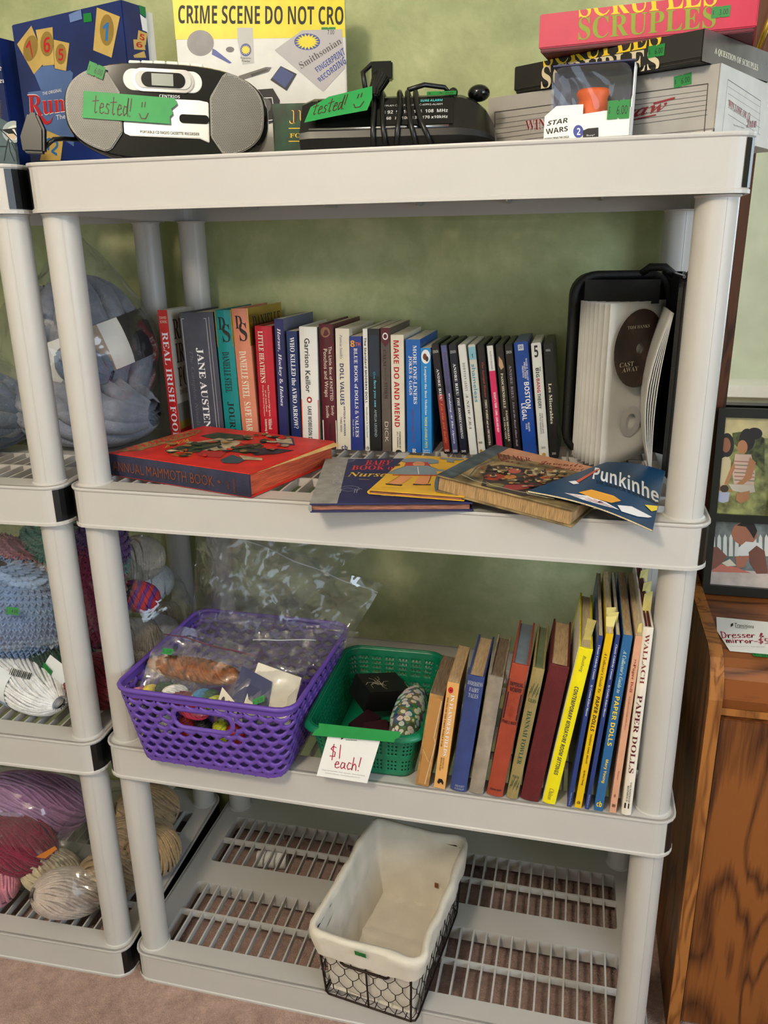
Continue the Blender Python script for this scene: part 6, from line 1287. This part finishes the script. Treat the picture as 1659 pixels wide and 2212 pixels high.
# second shelf from the top: plush grey skeins with paper bands
band_w = ink(206, 204, 200); band_k = ink(22, 20, 22); band_t = ink(150, 128, 112)
t = skein('plush_skein', 'large plush grey skein with a black and white paper band', (-.125, .300, Z3+.170), (.115, .088, .100), 'yarn_fluffy_grey', (.2, 1.25, .35), 15, .018, .22, 1, band=[(-.30, .40, 1.0, 1.3, band_w), (-.30, .40, 1.3, 2.15, band_k), (-.30, .40, 2.15, 2.5, band_w), (-.30, .40, 2.5, 3.0, band_t), (-.30, .40, 3.0, 4.6, band_w)])
p = Panel(at(52, 735, y=.183), at(84, 728, y=.183)-at(52, 735, y=.183), at(48, 665, y=.19)-at(52, 735, y=.183)); p.rect(0, 0, 1, 1, band_w); p.tq('thick', ((.95, -.05), (.95, .85), (.62, .85), (.62, -.05)), BLK, 'black', px=False); p.tq('sweet', ((.55, -.3), (.55, .80), (.2, .80), (.2, -.3)), BLK, 'script', px=False); onto(p.build('label_print', None), t)
skein('plush_skein', 'plush grey skein lying at the bottom of the peaked bag', (-.115, .240, Z3+.062), (.125, .085, .058), 'yarn_fluffy_grey', (0, .05, .1), 13, .016, .3, 2)
skein('plush_skein', 'blue grey plush skein in the bag beside the peaked one', (-.300, .170, Z3+.070), (.105, .085, .066), 'yarn_fluffy_blue', (0, .1, .3), 13, .016, .3, 3)
skein('plush_skein', 'dark blue grey ball of plush yarn pressed against the banded skein', (-.085, .215, Z3+.150), (.045, .03, .036), 'yarn_fluffy_blue', (0, .4, .2), 12, .007, .3, 4)
bag_around('tall clear bag with a peaked top around the plush grey skeins', (-.125, .265, Z3+.135), (.135, .125, .155), 1.0, .05, .02)
bag_around('low clear bag around the blue grey plush skein', (-.300, .170, Z3+.075), (.118, .100, .085), 3.3, .0)
# third shelf: knitted pieces and wound skeins
def knit(name, label, c, r, m, rot=(0, 0, 0), seed=0, cell=.011):
    """folded knitted piece: lump covered with rows of stitches"""
    t = thing(name, label, 'knitting', c, rot, 'bagged knitting'); rx, ry, rz = r
    def surf(u, v, off):
        th = math.pi*(.03+.94*v); ph = 2*math.pi*u; d = Vector((math.sin(th)*math.cos(ph), math.sin(th)*math.sin(ph), math.cos(th))); n = 1+.10*noise.noise(d*2.2+Vector((seed, 0, 0))); e = Vector((d.x/rx, d.y/ry, d.z/rz)).normalized()
        return Vector((d.x*rx, d.y*ry, d.z*rz))*n+e*off
    MB().grid(lambda u, v: surf(u, v, -.001), 30, 18, cu=True).build('fabric', m, t, smooth=True)
    mb = MB(); nu = int(2*math.pi*max(rx, ry)/cell); nv = int(math.pi*max(rz, min(rx, ry))/cell*.9)
    for j in range(nv):
        k = max(8, int(nu*math.sin(math.pi*(j+.5)/nv)))
        for i in range(k):
            u, v = (i+.5*(j % 2))/k, (j+.5)/nv
            a, b, c_ = surf(u-.34/k, v-.3/nv, .0002), surf(u, v+.1/nv, cell*.34), surf(u+.34/k, v-.3/nv, .0002); mb.tube([a, b, c_], cell*.20, 5, cap=False)
    o = mb.build('stitches', m, t, smooth=True, fix=False); o['kind'] = 'stuff'; return t
knit('knitted_blanket', 'light blue knitted piece folded in a clear bag with a green price sticker', (-.245, .110, Z2+.175), (.150, .075, .095), 'yarn_ice_blue', (.1, .15, .15), 1)
sticker(bpy.data.objects['knitted_blanket'], (.062, -.075, .052), (1, .1, 0), (0, .35, 1), .022, .013, '$ 4.00')
knit('knitted_scarf', 'mint green knitted piece lying behind the light blue one', (-.150, .205, Z2+.260), (.105, .06, .050), 'yarn_mint', (0, .25, .1), 2); knit('knitted_trim', 'rose pink knitted trim between the blue and mint pieces', (-.215, .150, Z2+.262), (.070, .03, .016), 'yarn_rose', (0, .55, .1), 3)
knit('striped_knitting', 'magenta knitted piece standing upright between the two shelf units', (-.075, .150, Z2+.205), (.045, .05, .110), 'yarn_magenta', (0, .1, 0), 4); knit('violet_knitting', 'violet knitted piece above the magenta one', (-.065, .165, Z2+.290), (.048, .045, .045), 'yarn_violet', (0, .2, 0), 5)
bag_around('clear bag around the blue and mint knitting', (-.200, .140, Z2+.215), (.195, .115, .125), 5.2)
lab_w = ink(222, 228, 236)
t = skein('wool_skein', 'dark bottle green skein with a white paper band', (-.140, .115, Z2+.085), (.105, .045, .045), 'yarn_bottle_green', (.0, .3, -.35), 44, .0026, .25, 5, band=[(.10, .62, 2.4, 5.6, lab_w)]); sticker(t, (.020, -.046, .012), (1, 0, -.2), (.2, 0, 1), .024, .013, '$ 2.00')
t = skein('wool_skein', 'snow white skein with a barcoded paper band, in front of the green one', (-.215, .085, Z2+.046), (.130, .050, .046), 'yarn_snow', (.0, .06, -.40), 48, .0026, .2, 6, band=[(-.30, .30, 2.2, 5.4, lab_w), (-.30, .30, 3.4, 4.0, ink(150, 176, 206)), (.0, .30, 4.0, 4.6, ink(196, 170, 128))])
p = Panel(at(20, 1462, y=.036), at(66, 1474, y=.036)-at(20, 1462, y=.036), at(26, 1448, y=.045)-at(20, 1462, y=.036))
for k in range(12): p.rect(k/12, 0, k/12+(.05 if k % 3 else .03), 1, BLK)
onto(p.build('barcode_print', None), t)
skein('wool_skein', 'scarlet skein tucked behind the posts', (-.060, .100, Z2+.055), (.060, .05, .050), 'yarn_scarlet', (0, .2, .5), 34, .003, .3, 7)
for lab, u, v, rx, ry, y, m in (('cream ball of wool high in the hanging bag', 305, 1205, 48, 48, .30, 'yarn_cream'), ('pale cream ball below the hanging one', 330, 1255, 42, 40, .33, 'yarn_snow'), ('ecru ball pressed against the back post', 372, 1335, 36, 40, .36, 'yarn_ecru'), ('large white ball of wool low behind the purple basket', 295, 1385, 52, 48, .24, 'yarn_cream'), ('white ball of wool under the bright striped ball', 345, 1365, 40, 36, .30, 'yarn_snow')):
    c, a, b = px_ball(u, v, rx, ry, y); skein('wool_ball', lab, c, (a, a*.95, b), m, (.3, .5, .7), 30, .0035, .8, int(u))
c, a, b = px_ball(300, 1288, 44, 32, .22); m = bpy.data.materials.new('variegated'); m.use_nodes = True; nt = m.node_tree; b_ = nt.nodes['Principled BSDF']; tc = nt.nodes.new('ShaderNodeTexCoord'); wv = nt.nodes.new('ShaderNodeTexWave'); wv.inputs['Scale'].default_value = 10; wv.inputs['Distortion'].default_value = 3; nt.links.new(tc.outputs['Object'], wv.inputs['Vector']); rp = nt.nodes.new('ShaderNodeValToRGB'); nt.links.new(wv.outputs[0], rp.inputs[0]); e = rp.color_ramp.elements; e[0].color = lin((206, 60, 50))+(1,); e[1].color = lin((206, 70, 60))+(1,); e[1].position = 1
for po, cc in ((.3, (140, 30, 110)), (.5, (70, 90, 170)), (.7, (120, 40, 120))): q = e.new(po); q.color = lin(cc)+(1,)
nt.links.new(rp.outputs[0], b_.inputs['Base Color']); b_.inputs['Roughness'].default_value = .85; M['variegated'] = m
skein('wool_ball', 'bright red, blue and purple striped ball with a black band', c, (a, a*.8, b), 'variegated', (0, .4, .5), 36, .003, .5, 9, band=[(-.95, -.5, 2.0, 5.4, band_k)])
bag_around('long clear bag hanging down around the pale balls of wool', (at(300, 1230, y=.31).x-.01, .29, Z2+.27), (.072, .066, .105), 6.6); bag_around('clear bag around the low white balls of wool', (at(318, 1370, y=.27).x, .27, Z2+.12), (.085, .09, .085), 8.1)
# bottom shelf of the neighbouring unit
skein('wool_skein', 'lilac skein in a clear bag on the bottom shelf', at(70, 1735, y=.17), (.120, .065, .062), 'yarn_lilac', (0, .35, .5), 52, .0026, .3, 10); skein('wool_skein', 'wine red skein below the lilac one', at(18, 1822, y=.085), (.095, .058, .060), 'yarn_wine', (0, .4, .4), 50, .0026, .3, 11)
skein('wool_skein', 'blush pink skein at the front of the bottom shelf', at(-8, 1940, y=.045), (.05, .045, .048), 'yarn_blush', (0, .9, .4), 36, .003, .3, 12)
bag_around('clear bag around the lilac and wine skeins', (at(40, 1790, y=.14).x-.01, .15, Z1+.135), (.155, .105, .130), 10.0)
skein('wool_skein', 'taupe skein at the open mouth of the bag on the bottom shelf', at(160, 1978, y=.050), (.074, .046, .046), 'yarn_taupe', (.3, .5, .95), 44, .003, .15, 13); ecru = skein('wool_skein', 'ecru skein with a hollow end behind the taupe one', at(112, 1885, y=.100), (.060, .045, .044), 'yarn_ecru', (.2, .3, .2), 40, .003, .15, 14)
c, a, b = px_ball(368, 1822, 46, 52, .185); skein('wool_ball', 'straw coloured ball of yarn beside the dark gap between the units', (-.055, c.y, Z1+.056), (.058, .050, .054), 'yarn_straw', (.5, .6, .9), 44, .0028, .5, 15)
for lab, c, r, m in (('oat coloured skein between the two posts', (-.100, .215, Z1+.055), (.075, .05, .05), 'yarn_oat'), ('oat coloured skein lying behind the straw ball', (-.110, .270, Z1+.090), (.07, .05, .05), 'yarn_straw'), ('straw skein low behind the front post', (-.105, .120, Z1+.045), (.07, .045, .042), 'yarn_oat')): skein('wool_skein', lab, c, r, m, (.2, .4, .8), 40, .003, .3, int(c[1]*1000))
skein('cord_hank', 'cream cotton cord hank beside the back post', (-.115, .335, Z1+.135), (.05, .022, .03), 'yarn_ecru', (0, .8, .3), 14, .0045, 1.2, 21)
bag_around('large clear bag spilling beige and taupe skeins towards the shelf edge', (-.130, .170, Z1+.070), (.112, .150, .078), 12.3)
onto(MB().prism([at(q[0], q[1], y=.040) for q in ((78, 1855), (118, 1832), (124, 1838), (98, 1858))], (0, .001, .0)).build('paper_band', ink(196, 116, 40)), ecru)

# let every soft thing rest on its shelf
for o in [o for o in COL.objects if o.parent is None and o.get('category') in ('yarn', 'knitting', 'plastic bag') and o.location.x < 0]:
    settle(o, max(z for z in (Z1, Z2, Z3) if z < o.location.z))

# ================================================================ dresser with mirror, collage frame and note
def dresser():
    t = thing('dresser', 'wooden dresser with dark oak grain beside the grey shelving', 'dresser', (0, 0, 0)); X0, X1, YF, YB, ZT = .955, 1.95, .118, .465, .705
    def panel(x0, x1): return MB().prism([(x0, YF-.012, 0), (x0, YB, 0), (x0, YB, ZT+.012), (x0, YF+.045, ZT+.012), (x0, YF+.018, ZT+.004), (x0, YF-.002, ZT-.016), (x0, YF-.012, ZT-.05)], (x1-x0, 0, 0))
    panel(X0, X0+.020).build('side_panel', 'oak', t, bevel=.001); MB().prism([(X0+.0003, YF-.0122, .001), (X0+.0003, YF-.0122, ZT-.05), (X0+.0003, YF-.0022, ZT-.016), (X0+.0003, YF+.0178, ZT+.0042), (X0+.0003, YF+.045, ZT+.0123), (X0+.0003, YB, ZT+.0123), (X0+.0003, YB, ZT+.0133), (X0+.0003, YF+.045, ZT+.0133), (X0+.0003, YF+.0174, ZT+.0052), (X0+.0003, YF-.0032, ZT-.0155), (X0+.0003, YF-.0132, ZT-.05), (X0+.0003, YF-.0132, .001)], (.0194, 0, 0)).build('edge_band', 'oak_edge', t); panel(X1, X1+.02).build('side_panel', 'oak', t, bevel=.002)
    m = MB(); m.prism([(X0+.02, YF+.012, ZT-.075), (X0+.02, YF+.002, ZT-.055), (X0+.02, YF, ZT-.02), (X0+.02, YF+.010, ZT-.006), (X0+.02, YF+.03, ZT), (X0+.02, YB, ZT), (X0+.02, YB, ZT-.075)], (X1-X0-.02, 0, 0)); m.build('top', 'oak_top', t)
    box('back_panel', 'oak', t, X0+.02, X1, YB-.01, YB-.002, .02, ZT-.076); box('rail', 'oak_edge', t, X0+.021, X1-.001, YF+.012, YF+.03, ZT-.088, ZT-.076)
    box('plinth', 'oak', t, X0+.021, X1-.001, YF+.03, YF+.05, 0, .03)
    for k in range(2): box('door', 'oak', t, X0+.023+k*.487, X0+.023+k*.487+.483, YF+.004, YF+.022, .012, ZT-.090, .0015)
    # mirror standing on the back of the dresser
    mi = thing('dresser_mirror', 'tall mirror in a dark wood frame standing behind the dresser top', 'mirror', (.965, .444, ZT+.001)); 
    g = bpy.data.materials.new('mirror_glass'); g.use_nodes = True; q = g.node_tree.nodes['Principled BSDF']; q.inputs['Metallic'].default_value = 1; q.inputs['Roughness'].default_value = .015; q.inputs['Base Color'].default_value = (.93, .95, .94, 1); M['mirror_glass'] = g
    box('glass', 'mirror_glass', mi, .020, .94, .010, .014, .30, 1.06)
    box('stile', 'oak_dark', mi, 0, .024, 0, .024, .0, 1.08, .003); box('stile', 'oak_dark', mi, .93, .954, 0, .024, .0, 1.08, .003); box('lower_rail', 'white_trim', mi, .024, .93, .002, .024, .285, .305, .003); box('upper_rail', 'oak_dark', mi, .024, .93, 0, .024, 1.05, 1.08, .003)
    MB().tube([(.008, -.004, .86), (.020, -.004, .905), (.032, -.004, .93)], .004, 8).build('gilt_bead', 'gold', mi, smooth=True)
dresser()
R1 = crop(1420, 860, 3.456)
def collage():
    A = at(1515, 1258, y=.420); t = thing('photo_frame', 'black collage frame with two family photographs, leaning on the mirror', 'photo frame', (.975, .380, .7075), (math.radians(-8), 0, 0)); W0, H0 = .30, .325
    box('backing', 'black_plastic', t, 0, W0, .010, .016, 0, H0)
    m = MB(); m.box(0, .012, 0, .012, 0, H0); m.box(W0-.012, W0, 0, .012, 0, H0); m.box(.012, W0-.012, 0, .012, 0, .016); m.box(.012, W0-.012, 0, .012, H0-.016, H0); m.box(.012, W0-.012, 0, .012, .130, .143); m.box(.098, .114, 0, .012, .143, H0-.016)
    m.build('moulding', 'black_plastic', t)
    def ph(x0, x1, z0, z1): return face(t, (x0, .0096, z0), (x1-x0, 0, 0), (0, 0, z1-z0), lift=.0002)
    p = ph(.012, .098, .143, H0-.016); SK = ink(150, 96, 66); SK2 = ink(176, 122, 84); HR = ink(30, 24, 24)
    p.rect(0, 0, 1, 1, mat('photo_lawn', (150, 152, 92), .5, .35, 60)); p.rect(0, .80, 1, 1, mat('photo_house', (206, 190, 140), .5, .1, 40)); p.poly(R1((560, 260), (700, 240), (800, 300), (800, 560), (720, 480), (560, 330)), mat('photo_bush', (84, 92, 48), .5, .5, 90))
    p.poly(R1((440, 440), (420, 500), (410, 650), (400, 720), (470, 715), (540, 600), (550, 470), (520, 410)), ink(206, 190, 150)); p.ellipse(*R1((520, 350))[0], 15, 26, HR, px=True); p.ellipse(*R1((512, 350))[0], 10, 16, SK, px=True); p.poly(R1((440, 300), (470, 290), (480, 400), (520, 430), (440, 450)), HR)
    p.ellipse(*R1((670, 310))[0], 17, 24, HR, px=True); p.ellipse(*R1((725, 265))[0], 17, 13, HR, px=True); p.ellipse(*R1((635, 365))[0], 11, 15, SK2, px=True)
    p.poly(R1((580, 415), (620, 420), (700, 420), (730, 560), (720, 650), (570, 640), (560, 560)), ink(206, 176, 160))
    for k in range(6): p.line(R1((575, 470+k*28), (722, 478+k*28)), .0016, (ink(160, 100, 90), ink(120, 110, 90))[k % 2])
    p.poly(R1((690, 440), (735, 480), (700, 600), (560, 700), (530, 690), (650, 590)), SK2); p.poly(R1((570, 470), (580, 520), (520, 650), (500, 640)), SK2); p.poly(R1((420, 580), (470, 670), (500, 690), (450, 690), (410, 620)), SK)
    p.poly(R1((530, 640), (720, 650), (730, 700), (660, 710), (560, 690)), ink(196, 186, 172)); p.poly(R1((590, 710), (690, 690), (680, 760), (620, 785), (585, 760)), SK2); p.poly(R1((440, 700), (540, 702), (530, 770), (490, 782), (450, 770)), ink(170, 176, 200)); p.ellipse(*R1((500, 675))[0], 9, 8, ink(60, 44, 34), px=True)
    p.build('photograph', t, 'photograph of two people kneeling on a lawn with a plant pot')
    p = ph(.012, W0-.012, .016, .130); p.rect(0, 0, 1, 1, mat('photo_grey', (120, 128, 128), .5, .3, 50)); p.rect(0, 0, 1, .25, mat('photo_cloth', (206, 190, 182), .5, .1, 50))
    for k in range(10): p.poly(R1((400+k*44, 1180), (405+k*44, 1040), (417+k*44, 1015), (430+k*44, 1040), (432+k*44, 1180)), ink(222, 222, 218))
    p.ellipse(*R1((650, 1010))[0], 28, 25, ink(168, 108, 84), px=True); p.poly(R1((590, 950), (640, 915), (720, 925), (745, 990), (720, 1050), (690, 1000), (660, 960)), HR); p.poly(R1((600, 1120), (660, 1070), (760, 1080), (790, 1130), (700, 1180), (590, 1175)), ink(228, 226, 226)); p.poly(R1((580, 1180), (690, 1175), (650, 1260), (590, 1270)), ink(176, 112, 90))
    p.poly(R1((680, 1150), (740, 1100), (800, 1140), (826, 1310), (740, 1310), (690, 1230)), ink(120, 74, 62)); p.poly(R1((390, 1110), (450, 1110), (520, 1180), (470, 1240), (390, 1290)), ink(132, 84, 70)); p.poly(R1((470, 1240), (580, 1260), (700, 1305), (400, 1295)), ink(206, 120, 104)); p.poly(R1((480, 1230), (540, 1200), (590, 1250), (520, 1255)), ink(226, 216, 196))
    p.build('photograph', t, 'photograph of a baby held up by two hands')
    p = Panel((.114, .0096, .143), (W0-.126, 0, 0), (0, 0, H0-.159)); p.rect(0, 0, 1, 1, 'photo_grey'); p.build('photograph', t)
collage()
def note():
    A, B, Cc, D = [at(*R1(q)[0], z=.7065) for q in ((540, 1888), (1000, 1930), (1000, 1690), (440, 1635))]
    t = thing('dresser_note', 'white note with red handwriting lying on the dresser top', 'note', A); Z = Vector(); E_ = at(*R1((445, 1740))[0], z=.7065)
    MB().prism([Z, B-A, Cc-A, D-A, E_-A], (0, 0, .0004)).build('paper', 'paper_white', t)
    q = R1((540, 1888), (1000, 1930), (1000, 1690), (440, 1635)); p = Panel(Z, B-A, D-A, None, lift=.0006)
    p.P = lambda u, v: (lambda w: Vector(w)-A+Vector((0, 0, p.h)))(at(u, v, z=.7065))
    p.tq('Transitions', R1((575, 1712), (720, 1722), (722, 1695), (575, 1680)), 'dark_ink'); p.tq('Estate Services', R1((585, 1718), (670, 1728), (671, 1722), (586, 1712)), 'dark_ink', 'black'); p.poly(R1((547, 1712), (548, 1690), (565, 1680), (567, 1700)), 'dark_ink')
    p.hand('Dresser &', R1((480, 1795), (800, 1790), (800, 1755), (470, 1745)), .0016, 'red_ink'); p.hand('mirror-$5', R1((515, 1830), (840, 1840), (835, 1800), (505, 1790)), .0016, 'red_ink')
    p.tq('Estate Clearing & Sales - Estate Appraisals', R1((545, 1862), (800, 1868), (800, 1860), (545, 1855)), 'faint_ink'); p.build('note_print', t)
    s = thing('loose_price_sticker', 'green price sticker stuck to the dresser top', 'sticker', at(*R1((790, 1920))[0], z=.7062)); sticker(s, (0, 0, 0), (1, 0, 0), (0, 1, 0), .030, .014, '$ 52.00')
note()
